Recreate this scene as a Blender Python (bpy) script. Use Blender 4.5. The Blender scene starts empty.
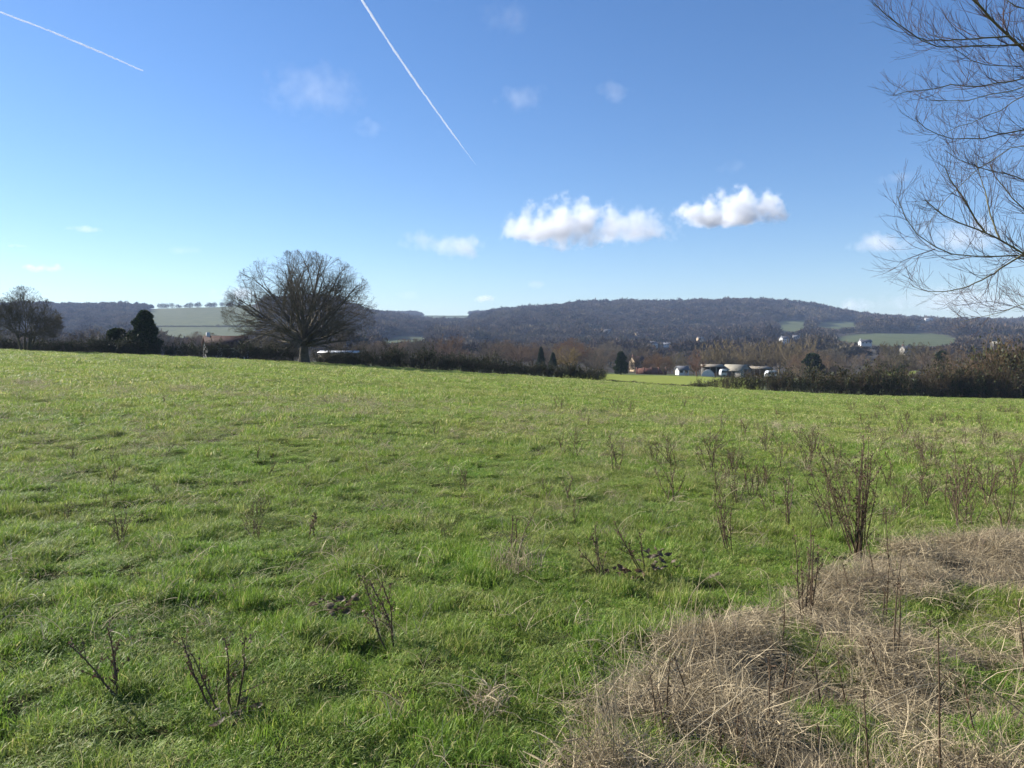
import bpy, math, random
import numpy as np

R = np.random.default_rng(11)
S = bpy.context.scene
COL = S.collection
pi = math.pi

# ------------------------------------------------------------------ camera model
EYE = 1.65
F = 768.0
PITCH = math.atan((384 - 345) / F)
cp, sp = math.cos(PITCH), math.sin(PITCH)


def slope(py):
    v = (384 - np.asarray(py, float)) / F
    return (v * cp - sp) / (cp + v * sp)


def uval(px, py):
    v = (384 - np.asarray(py, float)) / F
    return ((np.asarray(px, float) - 512) / F) / (cp + v * sp)


def project(x, y, z):
    z = z - EYE
    c = y * cp - z * sp
    v = (y * sp + z * cp) / c
    return 512 + F * x / c, 384 - F * v


# ------------------------------------------------------------------ noise
def _h(ix, iy, s):
    n = (ix * 374761393 + iy * 668265263 + s * 2147483647) & 0xFFFFFFFF
    n = ((n ^ (n >> 13)) * 1274126177) & 0xFFFFFFFF
    n = n ^ (n >> 16)
    return (n & 0xFFFFFF) / float(0xFFFFFF)


def vnoise(x, y, s=0):
    x = np.asarray(x, float); y = np.asarray(y, float)
    ix = np.floor(x).astype(np.int64); iy = np.floor(y).astype(np.int64)
    fx = x - ix; fy = y - iy
    fx = fx * fx * (3 - 2 * fx); fy = fy * fy * (3 - 2 * fy)
    a = _h(ix, iy, s); b = _h(ix + 1, iy, s); c = _h(ix, iy + 1, s); d = _h(ix + 1, iy + 1, s)
    return (a + (b - a) * fx) * (1 - fy) + (c + (d - c) * fx) * fy


def fbm(x, y, s=0, o=4):
    t = 0; a = 0.5; n = 0
    for i in range(o):
        t = t + a * vnoise(x * 2 ** i + 17.3 * i, y * 2 ** i - 9.1 * i, s + i); n += a; a *= 0.5
    return t / n


def sstep(a, b, x):
    t = np.clip((x - a) / (b - a), 0, 1)
    return t * t * (3 - 2 * t)


# ------------------------------------------------------------------ terrain
DE = 120.0
_epx = np.array([-300, 0, 260, 420, 580, 680, 780, 840, 1024, 1324.])
_epy = np.array([339, 350, 360.5, 370, 380, 387, 392.5, 395.5, 400, 404.])
_eu = uval(_epx, _epy)
_ez = EYE + slope(_epy) * DE
_uf = np.linspace(-1.2, 1.2, 481)
_zf = np.interp(_uf, _eu, _ez)
_k = np.hanning(61); _k /= _k.sum()
_zf = np.convolve(np.pad(_zf, 30, mode='reflect', reflect_type='odd'), _k, 'valid')
F0 = float(np.interp(0, _uf, _zf))


def near_base(x, y):
    Y = np.sqrt(y * y + 225.0)
    return (Y / DE) * np.interp(x / Y, _uf, _zf) + (y - Y) * F0 / DE


TPX = np.array([-300, 0, 60, 150, 230, 290, 330, 370, 420, 460, 500, 560, 620, 700, 760, 800, 840, 870, 920, 1024, 1300.])
TROWS = [
    (150, [344, 353, 355, 358, 360, 362, 364, 367, 370, 373, 376, 380, 384.5, 389, 392, 394, 396, 397, 398, 400, 402]),
    (235, [347, 354, 356, 358, 359, 361, 362, 364, 366, 368, 370, 373, 375, 377, 380, 382, 383, 384, 384, 384, 384]),
    (300, [348, 354, 356, 358, 359, 360, 361, 363, 364, 366, 368, 370, 372, 374, 376, 377, 377, 377, 377, 377, 377]),
    (500, [349, 352, 353, 355, 356, 357, 358, 359, 360, 362, 363, 364, 366, 367, 367, 366, 365, 365, 364, 364, 364]),
    (900, [344, 346, 347, 345, 344, 345, 347, 347, 346, 351, 351, 353, 353, 353, 350, 347, 345, 344, 345, 347, 347]),
    (1300, [332, 334, 335, 335, 334, 332, 330, 335, 338, 340, 336, 336, 338, 340, 338, 335, 333.5, 333, 334, 338, 336]),
    (1700, [315, 318, 319, 319, 318, 311, 307, 322, 329, 330, 322, 318, 318, 318, 319, 321, 324, 325, 328, 330, 330]),
    (2100, [307, 308, 308, 308, 306.5, 300, 300, 317, 323, 324, 315, 309, 306, 305.5, 305, 308, 315.5, 320, 324.5, 326, 326]),
    (2500, [310, 312, 312, 312, 310, 306, 306, 318, 322, 322, 318, 314, 310, 308, 308, 310, 317, 321, 324, 326, 326]),
    (3400, [314, 315, 315, 315, 315, 315, 315, 315, 315, 315, 315, 315, 315, 315, 315, 316, 320, 323, 325, 325, 325]),
    (4500, [334] * 21),
]
_ld = np.linspace(math.log(120), math.log(4500), 300)
_gpx = np.linspace(-300, 1300, 321)
_kd = np.array([120., 133.] + [r[0] for r in TROWS])
_rows = []
for d0 in (120., 133.):
    uu = (_gpx - 512) / F
    _rows.append(near_base(uu * d0, d0 + 0 * uu))
for d0, r in TROWS:
    ys = np.interp(_gpx, TPX, r)
    _rows.append(EYE + slope(ys) * d0)
_rows = np.array(_rows)
_G = np.array([[0.0]])
_tab = np.zeros((300, 321))
for j in range(321):
    _tab[:, j] = np.interp(np.exp(_ld), _kd, _rows[:, j])
_k2 = np.hanning(13); _k2 /= _k2.sum()
for j in range(321):
    _tab[:, j] = np.convolve(np.pad(_tab[:, j], 6, mode='reflect', reflect_type='odd'), _k2, 'valid')
_k3 = np.hanning(11); _k3 /= _k3.sum()
for i in range(300):
    _tab[i] = np.convolve(np.pad(_tab[i], 5, mode='edge'), _k3, 'valid')


def far_base(x, y):
    yy = np.maximum(y, 120.0)
    px = np.clip(512 + F * x / yy, -300, 1299.9)
    a = (np.log(np.minimum(yy, 4499)) - _ld[0]) / (_ld[1] - _ld[0]); a = np.clip(a, 0, 298.999)
    b = (px + 300) / 5.0; b = np.clip(b, 0, 319.999)
    i = a.astype(int); j = b.astype(int); fa = a - i; fb = b - j
    z = (_tab[i, j] * (1 - fa) + _tab[i + 1, j] * fa) * (1 - fb) + (_tab[i, j + 1] * (1 - fa) + _tab[i + 1, j + 1] * fa) * fb
    amp = np.clip((yy - 900) / 800, 0, 1) * 5.0
    return z + amp * (fbm(x / 170, y / 170, 5) - 0.5)


def base_h(x, y):
    x = np.asarray(x, float); y = np.asarray(y, float)
    w = sstep(118, 136, y)
    return near_base(x, y) * (1 - w) + far_base(x, y) * w


def unproject(px, py, dmax=125.):
    lo, hi = 1.0, dmax
    u = float(uval(px, py)); s = float(slope(py))
    for _ in range(88):
        m = (lo + hi) / 2
        if EYE + s * m > float(base_h(u * m, m)): lo = m
        else: hi = m
    return u * lo, lo


# dry strip on the right, as a boundary x = xb(y)
_dry_line = [(505, 805), (545, 755), (600, 712), (656, 668), (716, 634), (757, 610), (804, 588), (856, 566), (932, 544), (1024, 532), (1100, 525), (1200, 518)]
_dw = np.array([unproject(*p) for p in _dry_line])
_o = np.argsort(_dw[:, 1])
_dwy, _dwx = _dw[_o, 1], _dw[_o, 0]
_green_spots = [(unproject(995, 690), 0.30), (unproject(1005, 612), 0.55), (unproject(900, 618), 0.35), (unproject(950, 622), 0.4),
                (unproject(650, 752), 0.25), (unproject(590, 745), 0.2), (unproject(860, 735), 0.35), (unproject(985, 745), 0.3),
                (unproject(790, 640), 0.2), (unproject(820, 660), 0.25), (unproject(700, 758), .2)]


def dry_mask(x, y):
    xb = np.interp(y, _dwy, _dwx)
    xb = np.where(y > _dwy[-1], _dwx[-1] + (y - _dwy[-1]) * 1.6, xb)
    s = x - xb + 0.55 * (fbm(x / 0.5, y / 0.5, 21, 3) - 0.5)
    m = sstep(-0.10, 0.22, s)
    n = fbm(x / 0.55, y / 0.55, 33, 2)
    m = m * (1 - 0.85 * sstep(0.60, 0.71, n))
    for (gx, gy), r in _green_spots:
        dd = np.hypot(x - gx, (y - gy) * 0.8)
        m = m * (1 - 0.9 * (1 - sstep(r * 0.55, r * 1.1, dd)))
    return m


_track = [unproject(*p) for p in [(560, 720), (660, 640), (720, 590), (790, 540), (900, 500), (1024, 470)]]


def height(x, y, fine=True):
    x = np.asarray(x, float); y = np.asarray(y, float)
    z = base_h(x, y)
    d = np.hypot(x, y)
    near = 1 - sstep(60, 118, d)
    z = z + near * (0.16 * (fbm(x / 2.6, y / 2.6, 1, 3) - 0.5) * sstep(1.5, 6, d) + 0.13 * (fbm(x / 0.26, y / 0.26, 2, 2) - 0.5))
    z = z + near * 0.3 * sstep(20, 60, d) * (fbm(x / 9., y / 6., 8, 2) - 0.5)
    m = dry_mask(x, y) * (1 - sstep(14, 20, d))
    z = z + m * (-.02 + 0.24 * (fbm(x / 0.5, y / 0.5, 44, 3) - 0.45))
    return z


# ------------------------------------------------------------------ mesh helpers
def mesh(name, V, quads=None, tris=None, smooth=False, attr=None):
    me = bpy.data.meshes.new(name)
    V = np.asarray(V, np.float32)
    me.vertices.add(len(V)); me.vertices.foreach_set('co', V.ravel())
    q = np.zeros((0, 4), np.int32) if quads is None or len(quads) == 0 else np.asarray(quads, np.int32)
    t = np.zeros((0, 3), np.int32) if tris is None or len(tris) == 0 else np.asarray(tris, np.int32)
    loops = np.concatenate([q.ravel(), t.ravel()])
    tot = np.concatenate([np.full(len(q), 4, np.int32), np.full(len(t), 3, np.int32)])
    st = np.concatenate([[0], np.cumsum(tot)[:-1]]).astype(np.int32) if len(tot) else np.zeros(0, np.int32)
    me.loops.add(len(loops)); me.loops.foreach_set('vertex_index', loops)
    me.polygons.add(len(tot)); me.polygons.foreach_set('loop_start', st); me.polygons.foreach_set('loop_total', tot)
    if smooth:
        me.polygons.foreach_set('use_smooth', np.ones(len(tot), bool))
    if attr:
        for k, v in attr.items():
            a = me.attributes.new(k, 'FLOAT', 'POINT'); a.data.foreach_set('value', np.asarray(v, np.float32))
    me.update(calc_edges=True); me.validate()
    return me


class Geo:
    def __init__(s): s.V = []; s.Q = []; s.T = []; s.A = []; s.n = 0

    def add(s, V, Q=None, T=None, a=None):
        V = np.asarray(V, float)
        s.V.append(V)
        if Q is not None and len(Q): s.Q.append(np.asarray(Q) + s.n)
        if T is not None and len(T): s.T.append(np.asarray(T) + s.n)
        s.A.append(np.full(len(V), 0.5) if a is None else (np.full(len(V), a) if np.isscalar(a) else np.asarray(a)))
        s.n += len(V)
        return s

    def arrays(s):
        V = np.concatenate(s.V) if s.V else np.zeros((0, 3))
        Q = np.concatenate(s.Q) if s.Q else np.zeros((0, 4), int)
        T = np.concatenate(s.T) if s.T else np.zeros((0, 3), int)
        return V, Q, T, np.concatenate(s.A)

    def mesh(s, name, smooth=False):
        V, Q, T, A = s.arrays()
        return mesh(name, V, Q, T, smooth, {'tone': A})

    def tubes(s, P, Rr, k=4, tone=None):
        """P (N,n,3), Rr (N,n): N tubes at once"""
        P = np.asarray(P, float); Rr = np.asarray(Rr, float)
        N, n, _ = P.shape
        T = np.gradient(P, axis=1); T /= np.linalg.norm(T, axis=2, keepdims=True) + 1e-9
        ref = np.where(np.abs(T[:, :1, 2:3]) > 0.9, np.array([1., 0, 0]), np.array([0, 0, 1.]))
        ref = np.broadcast_to(ref, T.shape)
        A = np.cross(T, ref); A /= np.linalg.norm(A, axis=2, keepdims=True) + 1e-9
        B = np.cross(T, A)
        ang = np.arange(k) * 2 * pi / k
        V = P[:, :, None, :] + Rr[:, :, None, None] * (np.cos(ang)[None, None, :, None] * A[:, :, None, :] + np.sin(ang)[None, None, :, None] * B[:, :, None, :])
        idx = np.arange(N * n * k).reshape(N, n, k)
        a = idx[:, :-1, :]; b = np.roll(idx, -1, 2)[:, :-1, :]; c = np.roll(idx, -1, 2)[:, 1:, :]; d = idx[:, 1:, :]
        Q = np.stack([a, b, c, d], -1).reshape(-1, 4)
        if tone is None: tone = R.random(N)
        s.add(V.reshape(-1, 3), Q, None, np.repeat(np.broadcast_to(tone, (N,)), n * k))
        return s

    def box(s, x0, x1, y0, y1, z0, z1):
        V = [(x0, y0, z0), (x1, y0, z0), (x1, y1, z0), (x0, y1, z0), (x0, y0, z1), (x1, y0, z1), (x1, y1, z1), (x0, y1, z1)]
        Q = [(0, 3, 2, 1), (4, 5, 6, 7), (0, 1, 5, 4), (1, 2, 6, 5), (2, 3, 7, 6), (3, 0, 4, 7)]
        return s.add(V, Q)


def link(name, me, mat=None, parent=None, loc=(0, 0, 0)):
    o = bpy.data.objects.new(name, me)
    if mat and me is not None and not me.materials: me.materials.append(mat)
    o.location = loc
    if parent: o.parent = parent
    COL.objects.link(o)
    return o


def tag(o, label=None, cat=None, group=None, kind=None):
    if label: o['label'] = label
    if cat: o['category'] = cat
    if group: o['group'] = group
    if kind: o['kind'] = kind
    return o


def empty(name, loc, label, cat, group=None, rz=0):
    o = bpy.data.objects.new(name, None); o.empty_display_size = 0.2
    o.location = loc; o.rotation_euler = (0, 0, rz)
    COL.objects.link(o)
    return tag(o, label, cat, group)


# ------------------------------------------------------------------ materials
class M:
    def __init__(s, name):
        s.m = bpy.data.materials.new(name); s.m.use_nodes = True
        s.t = s.m.node_tree; s.t.nodes.clear()
        s.out = s.n('ShaderNodeOutputMaterial')

    def n(s, typ, **kw):
        nd = s.t.nodes.new(typ)
        for k, v in kw.items():
            if k in nd.inputs: nd.inputs[k].default_value = v
            else: setattr(nd, k, v)
        return nd

    def l(s, a, b): s.t.links.new(a, b)

    def noise(s, scale, detail=4, coord=None, rough=0.55):
        n = s.n('ShaderNodeTexNoise'); n.inputs['Scale'].default_value = scale; n.inputs['Detail'].default_value = detail
        n.inputs['Roughness'].default_value = rough
        if coord is not None: s.l(coord, n.inputs['Vector'])
        return n.outputs['Fac']

    def ramp(s, fac, stops):
        r = s.n('ShaderNodeValToRGB'); e = r.color_ramp.elements
        while len(e) < len(stops): e.new(0.5)
        for i, (p, c) in enumerate(stops):
            e[i].position = p; e[i].color = (*c, 1)
        s.l(fac, r.inputs['Fac'])
        return r.outputs['Color']

    def mix(s, fac, a, b, mode='MIX'):
        n = s.n('ShaderNodeMix', data_type='RGBA', blend_type=mode)
        for v, i in ((fac, 0), (a, 6), (b, 7)):
            if isinstance(v, (int, float)): n.inputs[i].default_value = v
            elif isinstance(v, tuple): n.inputs[i].default_value = (*v, 1)
            else: s.l(v, n.inputs[i])
        return n.outputs[2]

    def math(s, op, a, b=None):
        n = s.n('ShaderNodeMath', operation=op)
        for i, v in enumerate((a, b)):
            if v is None: continue
            if isinstance(v, (int, float)): n.inputs[i].default_value = v
            else: s.l(v, n.inputs[i])
        return n.outputs[0]

    def attr(s, name):
        return s.n('ShaderNodeAttribute', attribute_name=name).outputs['Fac']

    def pos(s): return s.n('ShaderNodeNewGeometry').outputs['Position']

    def diffuse(s, col, rough=0.9, spec=0.2, bump=None, strength=0.3, dist=0.02):
        p = s.n('ShaderNodeBsdfPrincipled'); p.inputs['Roughness'].default_value = rough
        p.inputs['Specular IOR Level'].default_value = spec
        if isinstance(col, tuple): p.inputs['Base Color'].default_value = (*col, 1)
        else: s.l(col, p.inputs['Base Color'])
        if bump is not None:
            b = s.n('ShaderNodeBump'); b.inputs['Strength'].default_value = strength; b.inputs['Distance'].default_value = dist
            s.l(bump, b.inputs['Height']); s.l(b.outputs[0], p.inputs['Normal'])
        s.l(p.outputs[0], s.out.inputs['Surface'])
        return p

    def leafy(s, col, trans=0.35, rough=0.55, spec=0.25):
        p = s.n('ShaderNodeBsdfPrincipled'); p.inputs['Roughness'].default_value = rough
        p.inputs['Specular IOR Level'].default_value = spec
        t = s.n('ShaderNodeBsdfTranslucent'); mx = s.n('ShaderNodeMixShader'); mx.inputs[0].default_value = trans
        s.l(col, p.inputs['Base Color']); s.l(col, t.inputs['Color'])
        s.l(p.outputs[0], mx.inputs[1]); s.l(t.outputs[0], mx.inputs[2]); s.l(mx.outputs[0], s.out.inputs['Surface'])


def mat_grass():
    m = M('pasture_grass'); p = m.pos()
    tone = m.attr('tone')
    rnd = m.n('ShaderNodeObjectInfo').outputs['Random']
    blade = m.ramp(tone, [(0.0, (.055, .11, .014)), (.4, (.125, .20, .026)), (.7, (.20, .25, .045)), (.86, (.31, .29, .095)), (1.0, (.42, .36, .20))])
    big = m.noise(0.09, 4, p); mid = m.noise(0.9, 3, p); sm = m.noise(3.1, 2, p)
    straw = m.mix(m.math('MULTIPLY', tone, 1.0), (.12, .11, .045), (.40, .33, .17))
    f = m.math('ADD', m.math('MULTIPLY', big, .5), m.math('ADD', m.math('MULTIPLY', mid, .45), m.math('MULTIPLY', sm, .35)))
    sf = m.n('ShaderNodeMapRange'); m.l(f, sf.inputs[0]); sf.inputs[1].default_value = .58; sf.inputs[2].default_value = .90
    c = m.mix(m.math('MULTIPLY', sf.outputs[0], .65), blade, straw)
    hsv = m.n('ShaderNodeHueSaturation'); m.l(c, hsv.inputs['Color'])
    m.l(m.math('ADD', m.math('MULTIPLY', rnd, .6), 1.12), hsv.inputs['Value'])
    hv = m.math('ADD', m.math('MULTIPLY', m.noise(0.6, 2, p), .05), .476); m.l(hv, hsv.inputs['Hue'])
    m.leafy(hsv.outputs[0], .4)
    return m.m


def mat_straw(name='dry_straw', dark=(.07, .056, .038), light=(.64, .53, .34)):
    m = M(name); tone = m.attr('tone'); p = m.pos()
    c = m.ramp(tone, [(0, dark), (.35, tuple(.5 * (a + b) * .75 for a, b in zip(dark, light))), (.8, tuple(b * .8 for b in light)), (1, light)])
    c = m.mix(m.math('MULTIPLY', m.noise(1.6, 3, p), .55), c, (.26, .205, .13), 'MIX')
    m.leafy(c, .2, .6, .2)
    return m.m


def mat_ground():
    m = M('field_and_hill_ground'); p = m.pos()
    n1 = m.noise(.05, 5, p); n2 = m.noise(8, 6, p); n3 = m.noise(9, 4, p)
    field = m.ramp(n2, [(.2, (.02, .022, .010)), (.5, (.05, .052, .018)), (.8, (.11, .095, .05))])
    soil = m.ramp(n3, [(.3, (.03, .025, .016)), (.7, (.14, .11, .07))])
    past = m.ramp(n1, [(.3, (.05, .066, .024)), (.7, (.082, .094, .038))])
    litter = m.ramp(n1, [(.3, (.03, .026, .02)), (.7, (.05, .042, .03))])
    c = m.mix(m.attr('dry'), field, soil)
    bright = m.ramp(m.noise(.3, 4, p), [(.3, (.15, .18, .026)), (.7, (.19, .22, .04))])
    c = m.mix(m.attr('far'), c, past)
    c = m.mix(m.attr('lush'), c, bright)
    c = m.mix(m.attr('litter'), c, litter)
    m.diffuse(c, .95, .1, m.noise(6, 5, p), .5, .05)
    return m.m


def mat_bark(name, a, b, scale=6, tint=False):
    m = M(name)
    tc = m.n('ShaderNodeTexCoord').outputs['Object']
    c = m.ramp(m.noise(scale, 5, tc), [(.3, a), (.7, b)])
    tone = m.attr('tone')
    c = m.mix(m.math('MULTIPLY', tone, .5), c, tuple(min(1, x * 1.6) for x in b))
    if tint:
        oc = m.n('ShaderNodeObjectInfo').outputs['Color']
        c = m.mix(1.0, c, oc, 'MULTIPLY')
    m.diffuse(c, .9, .15)
    return m.m


def mat_wood_far():
    m = M('far_wood_twigs'); p = m.pos()
    rnd = m.n('ShaderNodeObjectInfo').outputs['Random']
    c = m.ramp(rnd, [(0, (.016, .014, .012)), (.3, (.05, .04, .031)), (.6, (.105, .08, .06)), (.8, (.065, .058, .038)), (.93, (.15, .125, .085)), (.97, (.025, .035, .02)), (1, (.022, .03, .018))])
    c = m.mix(m.math('MULTIPLY', m.noise(.012, 3, p), .5), c, (.07, .048, .042))
    big = m.n('ShaderNodeMapRange'); m.l(m.noise(.006, 4, p), big.inputs[0]); big.inputs[1].default_value = .52; big.inputs[2].default_value = .66
    c = m.mix(m.math('MULTIPLY', big.outputs[0], .55), c, (.125, .11, .07))
    m.leafy(c, .15, .9, .05)
    return m.m


def mat_evergreen(name, a, b, tint=False):
    m = M(name); tone = m.attr('tone')
    c = m.ramp(tone, [(0, a), (1, b)])
    if tint:
        c = m.mix(1.0, c, m.n('ShaderNodeObjectInfo').outputs['Color'], 'MULTIPLY')
    m.leafy(c, .15, .6, .2)
    return m.m


def mat_plain(name, a, b, scale=3, rough=.8, spec=.3):
    m = M(name); tc = m.n('ShaderNodeTexCoord').outputs['Object']
    c = m.ramp(m.noise(scale, 5, tc), [(.3, a), (.7, b)])
    m.diffuse(c, rough, spec)
    return m.m


def mat_tiles(name, a, b):
    m = M(name); tc = m.n('ShaderNodeTexCoord').outputs['Object']
    w = m.n('ShaderNodeTexWave', wave_type='BANDS', bands_direction='Z'); w.inputs['Scale'].default_value = 2.2; w.inputs['Distortion'].default_value = .6
    m.l(tc, w.inputs['Vector'])
    c = m.mix(m.math('MULTIPLY', w.outputs['Fac'], .35), m.ramp(m.noise(1.3, 5, tc), [(.3, a), (.7, b)]), tuple(x * .5 for x in a))
    m.diffuse(c, .85, .2)
    return m.m


G = dict(
    grass=mat_grass(), straw=mat_straw(), ground=mat_ground(),
    bramble=mat_straw('bramble_stem', (.05, .028, .02), (.20, .12, .085)),
    dock=mat_straw('dead_dock_stem', (.028, .018, .013), (.11, .065, .04)),
    seed=mat_straw('dock_seed', (.030, .014, .010), (.11, .05, .03)),
    pale=mat_straw('pale_stalk', (.30, .25, .16), (.58, .49, .34)),
    deadleaf=mat_straw('withered_leaf', (.012, .010, .008), (.09, .065, .05)),
    oakbark=mat_bark('oak_bark', (.05, .044, .033), (.105, .09, .068), 3),
    twig=mat_bark('bare_twig', (.055, .047, .039), (.11, .093, .073), 2, True),
    bark=mat_bark('tree_bark', (.045, .037, .028), (.10, .085, .06), 3, True),
    willow=mat_bark('near_tree_bark', (.07, .06, .04), (.16, .15, .075), 5),
    neartwig=mat_bark('near_tree_twig', (.045, .03, .03), (.09, .062, .056), 4),
    farwood=mat_wood_far(),
    ever=mat_evergreen('conifer_foliage', (.014, .024, .010), (.045, .068, .025)),
    hedge=mat_bark('hedge_twigs', (.035, .03, .02), (.08, .065, .045), 1.5, True),
    hedgeleaf=mat_evergreen('hedge_leaf', (.012, .018, .008), (.05, .06, .022), True),
    render=mat_plain('white_render', (.44, .44, .43), (.58, .58, .56)),
    cream=mat_plain('cream_render', (.36, .27, .18), (.44, .34, .22)),
    stone=mat_plain('grey_stone', (.20, .185, .165), (.32, .30, .27), 1),
    brick=mat_plain('red_brick', (.12, .05, .038), (.18, .08, .06), 2),
    redtile=mat_tiles('red_brown_tile', (.045, .024, .022), (.07, .038, .033)),
    slate=mat_tiles('slate_tile', (.09, .095, .11), (.15, .155, .17)),
    sheet=mat_plain('weathered_roof_sheet', (.17, .155, .12), (.27, .245, .19), .6),
    rust=mat_plain('brown_roof_sheet', (.13, .11, .085), (.22, .19, .14), .8),
    tin=mat_plain('galvanised_sheet', (.22, .235, .25), (.32, .335, .35), .8, .5, .5),
    board=mat_plain('dark_timber_board', (.05, .045, .04), (.10, .09, .075), 2),
    glass=mat_plain('dark_window_glass', (.02, .025, .03), (.03, .035, .04), 1, .1, .6),
    plastic=mat_plain('white_plastic', (.44, .46, .48), (.54, .56, .58), 1, .4, .5),
    tyre=mat_plain('black_rubber', (.02, .02, .02), (.03, .03, .03)),
    stake=mat_plain('grey_wood', (.25, .23, .19), (.38, .35, .3), 8),
)

# ------------------------------------------------------------------ ground sheet
ys = np.concatenate([np.arange(-16, 1.5, .5), np.arange(1.5, 14, .07), np.arange(14, 30, .16), np.geomspace(30, 125, 150), np.geomspace(126, 4480, 230)])
us = np.linspace(-1.45, 1.45, 560)
YY, UU = np.meshgrid(ys, us, indexing='ij')
XX = UU * (np.abs(YY) * .82 + 14 * np.exp(-np.abs(YY) / 30) + 4)
ZZ = height(XX, YY)
ZZ = ZZ - .045 * (1 - sstep(30, 60, np.hypot(XX, YY))) * (1 - dry_mask(XX, YY))
nr, nc = XX.shape
idx = np.arange(nr * nc).reshape(nr, nc)
Q = np.stack([idx[:-1, :-1], idx[:-1, 1:], idx[1:, 1:], idx[1:, :-1]], -1).reshape(-1, 4)
DD = YY.ravel(); PX, PY = project(XX.ravel(), np.maximum(YY.ravel(), 1.0), ZZ.ravel())

# open fields on the far land, drawn as outlines on the ground (px, py of the ground point, depth range)
OPEN = [
    ([(146, 312), (170, 303), (252, 303), (262, 318), (258, 334), (225, 341), (168, 338), (150, 327)], 1000, 2400),
    ([(58, 338), (70, 333), (80, 336), (78, 344), (60, 346)], 500, 1600),
    ([(376, 341), (392, 337), (432, 336), (430, 341), (385, 345)], 700, 1700),
    ([(418, 310), (474, 312), (470, 319), (420, 318)], 2400, 4200),
    ([(772, 329), (778, 322), (808, 319), (812, 325), (800, 333), (780, 334)], 900, 2100),
    ([(816, 327), (822, 321), (858, 322), (860, 327), (838, 329)], 1300, 2100),
    ([(824, 341), (846, 335.5), (880, 332.5), (920, 333), (950, 337), (968, 343), (930, 347), (880, 346)], 600, 1500),
    ([(880, 375), (884, 370), (916, 370), (914, 377)], 200, 700),
]


HILL_HOUSES = [
    (653, 880, 346, 12, 8, 5.2, 3.0, .5, 'white house left of two on the hill foot above the cream house', 'render', 'slate', 347),
    (668, 900, 346, 14, 7, 3.0, 2.2, -.2, 'long low white bungalow right of the white hillside house', 'render', 'slate', 346),
    (607, 1250, 336, 15, 8, 4.6, 3.0, .1, 'pale house in the woods above the golden willow', 'stone', 'slate', 333),
    (638, 1200, 338, 12, 8, 4.6, 3.0, .3, 'pale cottage in the woods right of the pale stone house', 'cream', 'slate', 336),
    (784, 850, 342, 12, 8, 5.0, 3.0, .4, 'bright white house above the row of tall bare trees', 'render', 'slate', 342),
    (796, 900, 341, 10, 7, 3.5, 2.6, -.2, 'grey roofed cottage right of the bright white house', 'stone', 'slate', 339),
    (865, 620, 345, 13, 6, 2.9, 2.2, .12, 'white house with dark roof below the hillside pasture', 'render', 'slate', 344.5),
    (918, 1500, 330, 17, 10, 4.5, 4.0, .2, 'buff farmhouse in woods above the hillside pasture', 'cream', 'sheet', 329),
    (928, 1900, 326, 24, 10, 4.5, 3.5, .1, 'long pale building on the skyline right of the hill', 'render', 'tin', 320.5),
    (997, 560, 347, 9.5, 8, 2.6, 2.0, -.15, 'barn with a pale buff roof above the right hedge', 'board', 'sheet', 346.5),
    (700, 1000, 343, 11, 8, 4.4, 2.6, .3, 'pale cottage in trees above the reddish birch', 'cream', 'slate', 341),
    (744, 1150, 338, 11, 8, 4.2, 2.6, -.2, 'grey stone cottage on the slope right of the pale cottage', 'stone', 'slate', 335),
    (905, 420, 355, 6, 5, 2.6, 1.8, .3, 'small grey cottage among trees below the pasture', 'stone', 'slate', 352),
]
# (px, py, half width, half height, depth) round each hillside house
CLEAR = [(a[0], a[11] - 2, 4 + a[3] * .36 * F / a[1] * 1.1, 5 + 2.5 * F / a[1], a[1]) for a in HILL_HOUSES]


def inpoly(px, py, poly):
    c = np.zeros(px.shape, bool); n = len(poly)
    for i in range(n):
        x1, y1 = poly[i]; x2, y2 = poly[(i + 1) % n]
        cond = ((y1 > py) != (y2 > py)) & (px < (x2 - x1) * (py - y1) / ((y2 - y1) + 1e-9) + x1)
        c ^= cond
    return c


def open_mask(x, y, z):
    px, py = project(x, y, z)
    px = px + 9 * (fbm(x / 60, y / 60, 301, 3) - .5); py = py + 3.5 * (fbm(x / 60, y / 60, 302, 3) - .5)
    m = np.zeros(x.shape, bool)
    for poly, d0, d1 in OPEN: m |= inpoly(px, py, poly) & (y > d0) & (y < d1)
    return m


far = sstep(135, 160, DD)
om = open_mask(XX.ravel(), YY.ravel(), ZZ.ravel())
litter = np.where((DD > 275) & ~om, 1.0, 0.0)
lush = ((DD > 135) & (DD < 245) & (PX > 560) & (PX < 760)).astype(float)
lush = np.maximum(lush, (inpoly(PX, PY, OPEN[-1][0]) & (DD > 200) & (DD < 700)) * .8)
dry = dry_mask(XX.ravel(), YY.ravel()) * (1 - sstep(14, 20, np.hypot(XX.ravel(), DD)))
gm = mesh('ground', np.stack([XX.ravel(), YY.ravel(), ZZ.ravel()], 1), Q, None, True, dict(dry=dry, far=far, litter=litter, lush=lush))
tag(link('ground', gm, G['ground']), kind='structure')


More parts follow.
